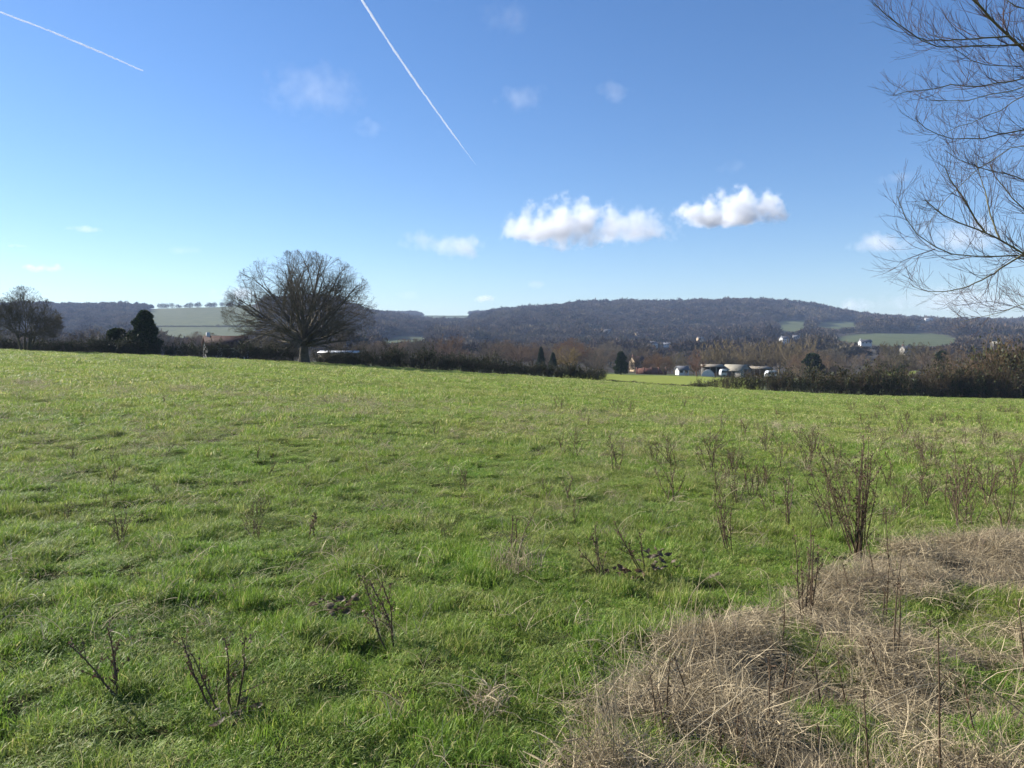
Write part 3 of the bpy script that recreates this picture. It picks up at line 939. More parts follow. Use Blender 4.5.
def hedge(pts, width, label, per_m=1.5, tint=(1, 1, 1), leaf_tint=(1, 1, 1), name='hedge', leafy=1.0):
    """pts: list of (px, base_d, top_py); one hedge object with its leaves as a part"""
    tw = Geo(); lv = Geo()
    px = np.array([p[0] for p in pts], float); dd = np.array([p[1] for p in pts], float); tp = np.array([p[2] for p in pts], float)
    x0, y0, _ = at(px[0], dd[0]); x1, y1, _ = at(px[-1], dd[-1])
    n = int(math.hypot(x1 - x0, y1 - y0) * per_m)
    ox, oy, oz = at(float(px.mean()), float(np.interp(px.mean(), px, dd)))
    for i in range(n):
        q = px[0] + (px[-1] - px[0]) * (i + rb.random()) / n
        d = float(np.interp(q, px, dd)) + rb.normal(0, width / 2); t = float(np.interp(q, px, tp))
        x, y, z = at(q, d)
        h = max(.35, top_h(t, d, z)) * (.72 + .5 * rb.random() + .12 * math.sin(q * .21))
        w = max(.9, h * (.5 + .4 * rb.random())) * .8
        a = rb.random() * 6.283; ca, sa = math.cos(a), math.sin(a)
        for src, dst in ((0, tw), (1, lv)):
            V, Q, T, A = BUSH[i % 4][src]
            if src == 1 and rb.random() > leafy: continue
            W = np.stack([(V[:, 0] * ca - V[:, 1] * sa) * w + x - ox, (V[:, 0] * sa + V[:, 1] * ca) * w + y - oy, V[:, 2] * h + z - oz - .1], 1)
            dst.add(W, Q, T, A)
    o = link(name, tw.mesh('hedge_twigs'), G['hedge'], None, (ox, oy, oz)); tinted(o, tint)
    tag(o, label, 'hedge')
    l = link('foliage', lv.mesh('hedge_foliage'), G['hedgeleaf'], o); tinted(l, leaf_tint)
    return o


hedge([(-120, 122, 340), (0, 122, 340), (60, 122, 341), (100, 122, 340), (150, 122, 343), (230, 123, 345), (296, 123, 347)], 1.5, 'dark thick hedge along the field edge left of the oak', 2.2, (.8, .8, .8))
hedge([(312, 124, 352.6), (365, 124, 352.6), (380, 124, 352), (440, 124, 354), (500, 124, 360), (560, 125, 366), (606, 125, 371)], 1.5, 'dark hedge along the field edge from the oak to the bright field', 2.2, (.85, .8, .75))
hedge([(606, 124, 379), (640, 124, 382), (680, 124, 384), (705, 124, 383)], .8, 'low trimmed hedge in front of the bright green field', 3.0, (1.1, .95, .8))
hedge([(700, 124, 380), (740, 124, 376), (800, 124, 374), (850, 124, 374), (900, 123, 373), (960, 122, 374), (1000, 121, 370), (1110, 120, 368)], 1.7, 'dark brown hedge along the right end of the field', 2.0, (1.25, 1.1, .95), (1.15, 1.1, .9), leafy=.65)
hedge([(962, 127, 368), (985, 126, 361), (1010, 125, 354), (1060, 124, 350), (1110, 124, 348)], 2.2, 'tall brown thicket rising at the right edge behind the hedge', 1.6, (1.7, 1.4, 1.1), (1.5, 1.3, 1.0), 'thicket', leafy=.25)
hedge([(500, 190, 366), (560, 200, 367), (606, 205, 369)], 1.5, 'low brown hedge behind the dark hedge left of the bright field', 1.0, (1.3, 1.1, .9), leafy=.5)

# bramble / stake details at the right end
# ------------------------------------------------------------------ woods on the hills (uncountable)
wood_proto = []
rw = np.random.default_rng(15)
for i in range(6):

    n = 260
    d = fan_dirs(n, -.35, 1.5, rw); r = rw.random(n) ** .45
    lump = 1 + .25 * np.sin(d[:, 0] * 4 + i) + .2 * np.sin(d[:, 1] * 5 + 2 * i)
    c = d * (r * lump)[:, None] * np.array([.42, .42, .42]) + np.array([0, 0, .55])
    g = Geo()
    dv = norm(d + np.array([0, 0, .5]) + rw.normal(0, .4, (n, 3))); sv = norm(np.cross(dv, rw.normal(0, 1, (n, 3)))); L = (.22 * (.6 + .8 * rw.random(n)))[:, None]
    g.add(np.stack([c - sv * L * .24, c + sv * L * .24, c + dv * L], 1).reshape(-1, 3), None, np.arange(3 * n).reshape(-1, 3), np.repeat(rw.random(n), 3))
    P0, R0 = grow(np.zeros((1, 3)) - [0, 0, .05], np.array([[0, 0, 1.]]), .75, .022, .006, 4, .06, .1, rw); g.tubes(P0, R0, 4)
    P1, R1 = branch(P0, R0, 9, .35, 1, .75, .5, .6, 2, .1, .1, .005, rw); g.tubes(P1, R1, 3)
    wood_proto.append((g.mesh('wood_tree'), G['farwood']))


def blocks_view(x, y, z, h):
    m = np.zeros(x.shape, bool)
    for k in (.35, .7, 1.0):
        p, q = project(x, y, z + h * k)
        p = p + 9 * (fbm(x / 60, y / 60, 301, 3) - .5); q = q + 4.5 * (fbm(x / 60, y / 60, 302, 3) - .5)
        for poly, d0, d1 in OPEN: m |= inpoly(p, q, poly) & (y < d1) & (y > 300)
        for a, b, w, e, d in CLEAR: m |= (np.abs(p - a) < w) & (q > b - e) & (q < b + e * .8) & (y < d + 14)
    return m


def wood(name, n, d0, d1, u0, u1, hmin, hmax, label, cond=None):
    d = np.sqrt(d0 * d0 + (d1 * d1 - d0 * d0) * rw.random(n)); u = u0 + (u1 - u0) * rw.random(n)
    x = u * d; y = d; z = height(x, y)
    k = ~open_mask(x, y, z)
    if cond is not None: k &= cond(x, y, z)
    x, y, z = x[k], y[k], z[k]; n = len(x)
    h = (hmin + (hmax - hmin) * rw.random(n) ** 1.3) * (.72 + .6 * sstep(.3, .7, fbm(x / 110, y / 60, 90, 3)))
    k = ~blocks_view(x, y, z, h); x, y, z, h = x[k], y[k], z[k], h[k]; n = len(x)
    w = h * (1.0 + .6 * rw.random(n))
    scatter(name, np.stack([x, y, z], 1), np.stack([rw.normal(0, .06, n), rw.normal(0, .06, n), rw.random(n) * 6.283], 1), np.stack([w, w, h], 1), rw.integers(0, 6, n), wood_proto, label, 'woodland')


def pxr(a, b):
    def f(x, y, z):
        p, _ = project(x, y, z); return (p > a) & (p < b)
    return f


wood('hill_woodland', 19000, 1000, 2300, -.2, .95, 9, 17, 'purple brown bare woodland covering the long hill', pxr(372, 1300))
wood('left_hill_woodland', 12000, 900, 2300, -.95, -.13, 8, 15, 'blue grey bare woodland on the hillside behind the oak and left trees',
     lambda x, y, z: (project(x, y, z)[0] <= 372) & ~((project(x, y, z)[0] > 150 + 40 * (fbm(x / 90, y / 90, 7, 3) - .5)) & (project(x, y, z)[0] < 262) & (y > 1000)))
wood('valley_woodland', 7000, 520, 1000, -.95, .95, 6, 12, 'bare scrub woodland along the foot of the hills')
wood('far_ridge_woodland', 5000, 3000, 3500, -.25, .05, 10, 15, 'faint line of woodland on the farthest ridge')

# sparse trees on the left skyline, each one a thing
SKY_CROWN = []
for pm, _ in wood_proto:
    n = 300; d = fan_dirs(n, -1.2, 1.5, rw); r = rw.random(n) ** .4; q = len(SKY_CROWN)
    lump = 1 + .25 * np.sin(d[:, 0] * 4 + q) + .2 * np.sin(d[:, 1] * 5 + 2 * q); c = d * (r * lump)[:, None] * np.array([.42, .42, .45]) + np.array([0, 0, .5])
    dv = norm(d + np.array([0, 0, .5]) + rw.normal(0, .4, (n, 3))); sv = norm(np.cross(dv, rw.normal(0, 1, (n, 3)))); L = (.2 * (.6 + .8 * rw.random(n)))[:, None]
    g = Geo(); g.add(np.stack([c - sv * L * .12, c + sv * L * .12, c + dv * L], 1).reshape(-1, 3), None, np.arange(3 * n).reshape(-1, 3), np.repeat(rw.random(n), 3)); SKY_CROWN.append(g.mesh('skyline_crown'))
g = Geo(); P0, R0 = grow(np.array([[0, 0, -.08]]), np.array([[0, 0, 1.]]), .6, .035, .015, 4, .04, .1, rw); g.tubes(P0, R0, 5); SKY_TRUNK = g.mesh('skyline_trunk')
for i, px in enumerate(np.linspace(-8, 240, 62)):
    px += R.normal(0, 2.0); ds = np.linspace(1700, 2400, 200); zz = height(float(uval(px, 305)) * ds, ds)
    d = float(ds[np.argmax((zz - EYE) / ds)]) + R.normal(0, 12)
    x, y, z = at(px, d, 305); z -= .6; h = (8 + 9 * R.random() ** 1.3)
    e = empty('skyline_tree', (x, y, z), 'small bare tree on the skyline of the left hill', 'tree', 'trees on the left skyline', R.random() * 6.28)
    e.scale = (h * 1.2, h * 1.2, h)
    a = link('trunk', SKY_TRUNK, G['bark'], e); b = link('crown', SKY_CROWN[i % 6], G['twig'], e)
    tinted(a, (.8, .8, .8)); tinted(b, (.8, .75, .75))
# hedge line and single tree across the left hillside pasture
lg = Geo()
V0 = []
for px in np.arange(150, 262, 1.0):
    py = 327.5 - (px - 150) * .03
    V0.append(px)
hl = Geo()
px_ = np.linspace(150, 262, 150); u_ = uval(px_, 327)
dline = []
for u in u_:
    ds = np.linspace(1000, 2100, 400); zz = height(u * ds, ds); p, q = project(u * ds, ds, zz)
    dline.append(ds[np.argmin(np.abs(q - 327))])
dline = np.convolve(np.pad(np.array(dline), 6, mode='edge'), np.ones(13) / 13, 'valid')
ox, oy = u_[75] * dline[75], dline[75]; oz = float(height(ox, oy))
for u, d in zip(u_, dline):
    xx, yy = u * d, d; zz = float(height(xx, yy)); V, Q, T, A = BUSH[rb.integers(0, 4)][0]
    w = 3.2; h = 2.0 + 1.5 * rb.random()
    hl.add(np.stack([V[:, 0] * w + xx - ox, V[:, 1] * w + yy - oy, V[:, 2] * h + zz - oz], 1), Q, T, A)
tag(link('field_hedge', hl.mesh('field_hedge'), G['hedge'], None, (ox, oy, oz)), 'thin hedge line crossing the pale pasture on the left hillside', 'hedge')
x, y, z = u_[92] * dline[92], dline[92] - 6, 0; z = float(height(x, y))
e = empty('field_tree', (x, y, z), 'tiny lone tree on the hedge line of the left hillside pasture', 'tree'); e.scale = (.75, .75, .75)
link('trunk', PROTO['round_a'][0][0], G['bark'], e); link('crown', PROTO['round_a'][1], G['twig'], e)


# ------------------------------------------------------------------ buildings
def gable_roof(w, dp, z0, rise, over=.35, th=.18):
    """ridge along x"""
    g = Geo(); a = w / 2 + over; b = dp / 2 + over
    zo = z0 - over * rise / (dp / 2)
    V = [(-a, -b, zo), (a, -b, zo), (a, 0, z0 + rise), (-a, 0, z0 + rise), (a, b, zo), (-a, b, zo)]
    V2 = [(x, y, z + th) for x, y, z in V]
    Q = [(0, 1, 2, 3), (3, 2, 4, 5)]
    g.add(V + V2, [(6, 7, 8, 9), (9, 8, 10, 11), (3, 2, 1, 0), (5, 4, 2, 3), (0, 1, 7, 6), (4, 5, 11, 10), (1, 2, 8, 7), (2, 4, 10, 8), (3, 0, 6, 9), (5, 3, 9, 11)])
    return g


def walls(w, dp, h, rise):
    g = Geo(); a, b = w / 2, dp / 2
    V = [(-a, -b, -1.5), (a, -b, -1.5), (a, b, -1.5), (-a, b, -1.5), (-a, -b, h), (a, -b, h), (a, b, h), (-a, b, h), (-a, 0, h + rise), (a, 0, h + rise)]
    g.add(V, [(0, 1, 5, 4), (2, 3, 7, 6)], None)
    g.add(V, [(1, 2, 6, 5), (3, 0, 4, 7)], [(5, 6, 9), (7, 4, 8)])
    return g


def house(px, d, py_base, w, dp, h, rise, rz, label, wall, roof, name='house', chim=1, wins=3, group=None, z=None):
    x, y, zz = at(px, d, py_base)
    if z is not None: zz = EYE + float(slope(z)) * d
    e = empty(name, (x, y, zz), label, 'house' if 'house' in name or 'cottage' in name else 'building', group, rz)
    link('wall', walls(w, dp, h, rise).mesh('house_wall'), G[wall], e)
    rf = link('roof', gable_roof(w, dp, h, rise).mesh('house_roof'), G[roof], e)
    for i in range(chim):
        g = Geo(); cx = (-1 if i == 0 else 1) * (w / 2 - .55); g.box(cx - .32, cx + .32, -.28, .28, h + rise - .6, h + rise + .8)
        link('chimney', g.mesh('chimney'), G['brick' if wall != 'render' else 'render'], rf)
    for i in range(wins):
        for fl in range(2 if h > 4.2 else 1):
            g = Geo(); wx = -w / 2 + w * (i + .5) / wins; g.box(wx - .5, wx + .5, -dp / 2 - .05, -dp / 2 + .05, .9 + 2.5 * fl, 2.1 + 2.5 * fl)
            link('window', g.mesh('window'), G['glass'], e)
    return e


# house with red-brown roof behind left hedge, white gable left
house(226, 150, 352, 7.6, 4.6, 2.6, 1.9, .55, 'red brown tiled house with a white gable behind the hedge left of the oak', 'render', 'redtile', 'house', 1, 3)
# cream house near the yew
house(637, 318, 372, 4.6, 5.0, 4.4, 1.8, .3, 'cream rendered house right of the dark yew by the bright field', 'cream', 'redtile', 'house', 1, 2)
bw = Geo()
bw.box(-5, 5, -.2, .2, -1, 2.1)
for k in range(5): bw.box(-5.1 + k * 2.5, -4.7 + k * 2.5, -.28, .28, -1, 2.4)
x, y, z = at(651, 262, 374)
tag(link('brick_wall', bw.mesh('brick_wall'), G['brick'], None, (x, y, z)), 'red brick garden wall behind the bright green field', 'wall')

# farm
def shed(px, d, w, dp, h, rise, rz, label, wall, roof, name='barn', openfront=False, base=376):
    x, y, z = at(px, d, base)
    e = empty(name, (x, y, z), label, 'barn', None, rz)
    if openfront:
        g = Geo(); g.box(-w / 2, w / 2, dp / 2 - .2, dp / 2, -1, h); g.box(-w / 2, -w / 2 + .2, -dp / 2, dp / 2 - .2, -1, h); g.box(w / 2 - .2, w / 2, -dp / 2, dp / 2 - .2, -1, h)
        link('wall', g.mesh('shed_wall'), G[wall], e)
        for k in range(4):
            g = Geo(); cx = -w / 2 + .3 + (w - .6) * k / 3; g.box(cx - .12, cx + .12, -dp / 2 + .02, -dp / 2 + .26, -1, h - .05); link('post', g.mesh('shed_post'), G['stake'], e)
        g = Geo(); a, b = w / 2 + .4, dp / 2 + .4
        V = [(-a, -b, h + .1), (a, -b, h + .1), (a, b, h + rise), (-a, b, h + rise)]; V += [(p, q, r + .14) for p, q, r in V]
        g.add(V, [(3, 2, 1, 0), (4, 5, 6, 7), (0, 1, 5, 4), (1, 2, 6, 5), (2, 3, 7, 6), (3, 0, 4, 7)])
        link('roof', g.mesh('shed_roof'), G[roof], e)
    else:
        link('wall', walls(w, dp, h, rise).mesh('barn_wall'), G[wall], e)
        link('roof', gable_roof(w, dp, h, rise, .4, .12).mesh('barn_roof'), G[roof], e)
        g = Geo(); g.box(-1.6, 1.6, -dp / 2 - .08, -dp / 2 + .04, -.4, min(h - .3, 3.0)); link('door', g.mesh('barn_door'), G['board'], e)
        g = Geo(); g.box(w / 2 - .04, w / 2 + .08, -1.4, 1.4, -.4, 2.8); link('door', g.mesh('barn_door'), G['board'], e)
    return e


shed(736, 266, 8.0, 7.0, 2.3, 1.9, -.85, 'large stone barn with a weathered buff roof in the farmyard', 'stone', 'sheet', 'barn')
shed(712, 268, 7.0, 5.0, 3.0, .9, -.1, 'open fronted shed joined left of the large stone barn', 'board', 'rust', 'open_shed', True)
shed(760, 266, 6.5, 5.0, 3.0, .8, .05, 'open fronted shed right of the large stone barn', 'board', 'rust', 'open_shed', True)
house(682, 262, 376, 3.6, 3.2, 1.9, 1.1, .2, 'small white outbuilding left of the reddish birch', 'render', 'slate', 'outbuilding', 0, 2)


def polytunnel(px, d, w, L, h, rz, label, mat, base=376, name='polytunnel'):
    x, y, z = at(px, d, base); a = np.linspace(0, pi, 13); n = 9
    xs = np.linspace(-L / 2, L / 2, n)
    V = np.array([(xx, -math.cos(t) * w / 2, math.sin(t) * h) for xx in xs for t in a]); idx = np.arange(n * 13).reshape(n, 13)
    Q = np.stack([idx[:-1, :-1], idx[1:, :-1], idx[1:, 1:], idx[:-1, 1:]], -1).reshape(-1, 4)
    e = empty(name, (x, y, z - .2), label, 'polytunnel', None, rz)
    g = Geo(); g.add(V, Q); link('cover', g.mesh('tunnel_cover', True), G[mat], e)
    for s in (-1, 1):
        g = Geo(); V = np.array([(s * L / 2, -math.cos(t) * w / 2 * .99, math.sin(t) * h * .99) for t in a] + [(s * L / 2, 0, 0)])
        g.add(V, None, [(i, i + 1, 13) for i in range(12)]); link('end_wall', g.mesh('tunnel_end'), G['plastic'], e)
    for k in range(n):
        P = np.array([[(xs[k], -math.cos(t) * (w / 2 + .03), math.sin(t) * (h + .03)) for t in a]]); g = Geo(); g.tubes(P, np.full((1, 13), .05), 5); link('hoop', g.mesh('tunnel_hoop'), G['tin'], e)
    return e


polytunnel(708, 256, 4.2, 4.5, 2.3, 1.3, 'pale grey arched tunnel left of the stone barn', 'tin')


def caravan(px, d, L, rz, label, base=376, dz=0, name='caravan'):
    x, y, z = at(px, d, base); e = empty(name, (x, y, z + dz), label, 'caravan', None, rz)
    prof = [(-.5, .45), (-.5, 1.3), (-.42, 2.05), (-.32, 2.4), (.34, 2.45), (.45, 1.9), (.5, 1.2), (.5, .45)]
    g = Geo(); n = len(prof); w = 1.05
    V = [(a * L, -w, b) for a, b in prof] + [(a * L, w, b) for a, b in prof]
    g.add(V, [(i, (i + 1) % n, n + (i + 1) % n, n + i) for i in range(n)])
    for s in (0, n):
        g.add([V[s + i] for i in range(n)] + [(0, V[s][1], 1.4)], None, [(i, (i + 1) % n, n) for i in range(n)])
    link('body', g.mesh('caravan_body'), G['plastic'], e)
    for c in (-.28, .05, .3):
        g = Geo(); g.box(c * L - .35, c * L + .35, -w - .03, -w + .03, 1.35, 1.95); link('window', g.mesh('caravan_window'), G['glass'], e)
    for s in (-1, 1):
        a = np.linspace(0, 2 * pi, 13)[:-1]
        g = Geo(); V = [(math.cos(t) * .33, s * w * .92 - .1, .33 + math.sin(t) * .33) for t in a] + [(math.cos(t) * .33, s * w * .92 + .1, .33 + math.sin(t) * .33) for t in a] + [(0, s * w * .92 - .1, .33), (0, s * w * .92 + .1, .33)]
        g.add(V, [(i, (i + 1) % 12, 12 + (i + 1) % 12, 12 + i) for i in range(12)], [(i, (i + 1) % 12, 24) for i in range(12)] + [(12 + i, 12 + (i + 1) % 12, 25) for i in range(12)])
        link('wheel', g.mesh('wheel'), G['tyre'], e)
    g = Geo(); g.tubes(np.array([[(-.5 * L, 0, .5), (-.5 * L - 1, 0, .45)]]), np.full((1, 2), .05), 5); link('tow_bar', g.mesh('tow_bar'), G['tin'], e)
    return e


caravan(771, 248, 3.6, .15, 'white caravan parked right of the farm sheds', dz=.5)
caravan(723, 248, 2.0, .1, 'small white trailer in front of the stone barn', dz=.2, name='trailer')


# long white roof behind the hedge right of the oak
x, y, z = at(340, 134, 356)
zt = EYE + float(slope(350.2)) * 134
e = empty('long_shed', (x, y, zt - 2.6), 'long low white roofed shed behind the hedge just right of the oak', 'shed', None, -.05)
g = Geo(); g.box(-3.4, 3.4, -1.4, 1.4, -.6, 2.0); link('wall', g.mesh('shed_wall'), G['board'], e)
link('roof', gable_roof(6.8, 2.8, 2.15, .25, .15, .1).mesh('shed_roof'), G['plastic'], e)

# hillside houses
for px, d, pb, w, dp, h, rise, rz, lb, wl, rf, zb in HILL_HOUSES:
    house(px, d, pb, w * .72, dp * .72, h * .75, rise * .75, rz, lb, wl, rf, 'house' if 'barn' not in lb else 'barn', 1 if 'barn' not in lb else 0, 3, None, zb)


# ------------------------------------------------------------------ dead dock stalks and other single plants in the field
def dock_geo(rng, h, nst, spread, lean=(0, 0), seedy=1.0, twiggy=1.0, wob=.11):
    st = Geo(); sd = Geo()
    a = rng.random(nst) * 6.283
    d = np.stack([np.cos(a) * spread + lean[0], np.sin(a) * spread + lean[1], 1 + 0 * a], 1)
    P, Rr = grow(rng.normal(0, .025, (nst, 3)) * np.array([1, 1, .0]) - np.array([0, 0, .03]), d, h * (.7 + .4 * rng.random(nst)), .0058, .0022, 9, wob, .02, rng)
    st.tubes(P, Rr, 5)
    P1, R1 = branch(P, Rr, max(2, int(6 * twiggy)), .25, .98, .6, .26, .6, 4, .12, .08, .0015, rng); st.tubes(P1, R1, 4)
    if seedy > 0:
        src = np.concatenate([P1.reshape(-1, 3), P[:, 3:].reshape(-1, 3)])
        m = int(len(src) * 1.1 * seedy); c = src[rng.integers(0, len(src), m)] + rng.normal(0, .006, (m, 3))
        dv = norm(rng.normal(0, 1, (m, 3))); sv = norm(np.cross(dv, rng.normal(0, 1, (m, 3)))); L = .0062 * (.5 + .9 * rng.random(m))[:, None]
        V = np.stack([c - sv * L, c + dv * L, c + sv * L, c - dv * L], 1).reshape(-1, 3)
        sd.add(V, np.arange(4 * m).reshape(-1, 4), None, np.repeat(rng.random(m), 4))
    return st, sd


rd = np.random.default_rng(123)


def dock(px, py, top, nst, spread, label, lean=(0, 0), seedy=1.0, twiggy=1.0, group=None, name='dead_dock_plant'):
    x, y = unproject(px, py); z = float(height(np.array(x), np.array(y)))
    h = (py - top) / F * y * 1.04 + .05
    seedy *= 1.8
    st, sd = dock_geo(rd, h, nst, spread, lean, seedy, twiggy, .03 if 'straw bank' in label and nst < 4 or 'bunch' in label else .11)
    e = empty(name, (x, y, z), label, 'dead weed', group)
    link('stem', st.mesh('dock_stem'), G['dock'], e)
    if seedy > 0: link('seed_head', sd.mesh('dock_seed_head'), G['seed'], e)
    return e


dock(120, 702, 630, 3, .35, 'low dead dock leaning left in the grass at lower left', (-.6, .1), 1.0)
dock(222, 716, 640, 2, .15, 'left leaning pair of dead dock stems in the lower left grass', (-.45, .1), .9)
dock(236, 712, 632, 2, .18, 'upright forked dead dock right of the leaning pair', (.1, 0), .9)
dock(395, 648, 570, 3, .14, 'rusty seeded dead dock standing alone in the lower middle grass', (-.15, .05), 1.5)
dock(313, 540, 508, 2, .15, 'small dead dock beyond the rusty seeded one, to its left', (.05, 0))
dock(515, 560, 512, 3, .2, 'thin pale dead weed above the bare straw patch in mid field', (0, 0), .3)
dock(603, 580, 532, 3, .3, 'dead dock with short leaning stems just left of the black leaves', (-.3, 0))
dock(640, 575, 528, 3, .25, 'dead dock with long leaning stem at the black withered leaves', (-.4, .1), 1.0)
dock(568, 505, 478, 2, .2, 'dark leaning dead dock in the middle of the field', (-.35, 0))
dock(806, 624, 536, 6, .12, 'dark bunch of straight dead dock stems at the straw bank edge', (-.03, 0), 1.3, .8)
dock(858, 562, 452, 20, .24, 'largest dense bunch of reddish dead docks at the straw bank', (-.16, 0), 2.4, .8)
dock(835, 540, 470, 4, .22, 'loose dead dock stems leaning left behind the largest bunch', (-.25, 0), .8)
dock(958, 530, 440, 4, .15, 'tall dead dock group standing beyond the straw bank at right', (-.1, 0), 1.0)
dock(1005, 538, 470, 4, .16, 'tall dead dock group at the right frame edge', (-.05, 0), .9)
dock(770, 512, 480, 2, .1, 'single dark upright dock in the green right of centre', (0, 0))
dock(728, 550, 500, 5, .3, 'spread dead dock clump left of the largest bunch', (0, 0), .8)
dock(900, 660, 555, 2, .06, 'slender dead stem pair on the straw bank', (-.06, 0), .5, .5)
dock(936, 775, 612, 1, .04, 'tallest slender dark stem on the straw bank', (-.1, 0), .7, .5)
dock(858, 775, 655, 1, .05, 'thick short dark stem at the bottom edge of the straw bank', (-.04, 0), .5, .5)
dock(1020, 672, 598, 2, .06, 'reddish thin stem at the right edge of the straw bank', (-.02, 0), .4, .5)
dock(768, 690, 640, 1, .05, 'short broken dark stem in the middle of the straw bank', (-.1, 0), .2, .4)
for k in range(22):
    px = 640 + 380 * rd.random(); lo = float(np.interp(px, [640, 720, 800, 900, 1024], [690, 650, 610, 575, 555]))
    py = lo + (760 - lo) * rd.random(); hgt = (28 + 45 * rd.random()) * (.5 + py / 900)
    dock(px, py, py - hgt, 1, .12, 'thin dark dead stem rising from the straw bank', (rd.normal(-.05, .15), 0), .35, .5, 'thin dead stems on the straw bank', 'dead_weed_stem')
far_spots = []
for _ in range(88):   # scattered further off, thicker to the right
    px = 560 + 480 * rd.random() ** .8; py = 404 + 75 * rd.random() ** 1.3
    far_spots.append((px, py, 'brown dead dock stalks in the far right of the field', 'dead docks across the right of the field'))
for _ in range(46):
    px = 850 + 185 * rd.random(); py = 403 + 26 * rd.random()
    far_spots.append((px, py, 'brown dead dock stalks in the far right of the field', 'dead docks across the right of the field'))
for _ in range(56):
    px = 660 + 400 * rd.random() ** .8; py = 440 + 90 * rd.random()
    far_spots.append((px, py, 'dark dead dock stalks in the green beyond the straw bank', 'dead docks beyond the straw bank'))
for _ in range(44):
    px = 60 + 540 * rd.random(); py = 395 + 150 * rd.random()
    far_spots.append((px, py, 'small dead dock stalk scattered in the left of the field', 'dead docks across the left of the field'))
DK = []
for i in range(7):
    st, sd = dock_geo(rd, .62, 3 + i % 4, .22, ((i - 3) * .06, 0), 2.2, .9); DK.append((st.mesh('dock_stem'), sd.mesh('dock_seed_head')))
for px, py, lb, gr in far_spots:
    x, y = unproject(px, py); z = float(height(np.array(x), np.array(y)))
    e = empty('dead_dock_plant', (x, y, z), lb, 'dead weed', gr, rd.random() * 6.28); s = .55 + .6 * rd.random() ** 1.5
    if 'left of' in lb: s *= .5
    k = 1 + min(1.6, y / 26)
    e.scale = (s * k ** .5, s * k ** .5, s)
    a, b = DK[rd.integers(0, 7)]; link('stem', a, G['dock'], e); link('seed_head', b, G['seed'], e)


# withered leaf clumps
def leafclump(px, py, n, size, label, mat='deadleaf', name='withered_leaf_clump', h=.1):
    x, y = unproject(px, py); z = float(height(np.array(x), np.array(y)))
    g = Geo()
    for i in range(n):
        c = np.array([rd.normal(0, size), rd.normal(0, size * .7), h * .4 + rd.random() * h]); L = .03 + .05 * rd.random(); W = L * .25
        a = rd.random() * 6.283; d = norm(np.array([math.cos(a), math.sin(a), rd.normal(0, .5)])); s = norm(np.cross(d, rd.normal(0, 1, 3))); nn = np.cross(d, s)
        pts = []
        for t in np.linspace(0, 1, 5):
            ww = W * math.sin(pi * (.1 + .85 * t)); p = c + d * L * (t - .5) + nn * L * .5 * (t - .5) ** 2 * 2
            pts += [p - s * ww + nn * ww * .6, p, p + s * ww + nn * ww * .6]
        Q = []
        for k in range(4): Q += [(3 * k, 3 * k + 1, 3 * k + 4, 3 * k + 3), (3 * k + 1, 3 * k + 2, 3 * k + 5, 3 * k + 4)]
        g.add(pts, Q, None, rd.random())
    return tag(link(name, g.mesh(name, True), G[mat], None, (x, y, z)), label, 'dead leaves')


leafclump(655, 580, 26, .10, 'curled black withered dock leaves in mid field', h=.14)
leafclump(625, 581, 22, .09, 'brown withered leaves beside the black curled ones', 'seed', h=.06)
leafclump(340, 617, 24, .09, 'dark withered leaf clump in the lower left middle grass', h=.06)
leafclump(233, 716, 16, .08, 'grey withered leaves at the foot of the forked dock', h=.05)


def strawtuft(px, py, n, rad, lmin, lmax, label, mat='straw', lie=.9, w=.0042, name='dead_grass_clump'):
    x, y = unproject(px, py); z = float(height(np.array(x), np.array(y)))
    g = Geo(); g.add(*strands(n, rad, lmin, lmax, w, rd, lie)); return tag(link(name, g.mesh(name), G[mat], None, (x, y, z)), label, 'dead grass')


strawtuft(492, 708, 110, .10, .06, .18, 'brown matted dead tuft at the bottom centre of the grass', 'straw', 1.4)
strawtuft(515, 575, 140, .22, .15, .4, 'upright tuft of bleached straw in mid field', 'straw', .5)
# pale arching grass stalk and leaning straws
def stalk(pts, d0, r, label, head=True, name='grass_stalk'):
    P = []
    bx, by = unproject(*pts[0])
    for i, (px, py) in enumerate(pts):
        dd = by + d0 * i; P.append((float(uval(px, py)) * dd, dd, EYE + float(slope(py)) * dd))
    P = np.array(P); o = P[0].copy(); o[2] = float(height(np.array(o[0]), np.array(o[1]))); P = P - o; P[0, 2] = min(P[0, 2], 0) - .03
    t = np.linspace(0, len(P) - 1, 4 * len(P)); PP = np.stack([np.interp(t, np.arange(len(P)), P[:, k]) for k in range(3)], 1)
    for _ in range(2): PP[1:-1] = (PP[:-2] + 2 * PP[1:-1] + PP[2:]) / 4
    g = Geo(); g.tubes(PP[None], np.linspace(r, r * .45, len(PP))[None], 5)
    e = tag(link(name, g.mesh(name, True), G['pale'], None, tuple(o)), label, 'grass stalk')
    if head:
        m = 90; k = len(PP) - 1 - (rd.random(m) * len(PP) * .22).astype(int); c = PP[k] + rd.normal(0, .005, (m, 3)); dv = norm(PP[-1] - PP[-4] + rd.normal(0, .04, (m, 3))); sv = norm(np.cross(dv, rd.normal(0, 1, (m, 3)))); L = .016
        h = Geo(); h.add(np.stack([c - sv * L * .14, c + sv * L * .14, c + dv * L], 1).reshape(-1, 3), None, np.arange(3 * m).reshape(-1, 3), np.repeat(rd.random(m), 3)); link('seed_head', h.mesh('grass_seed_head'), G['pale'], e)
    return e


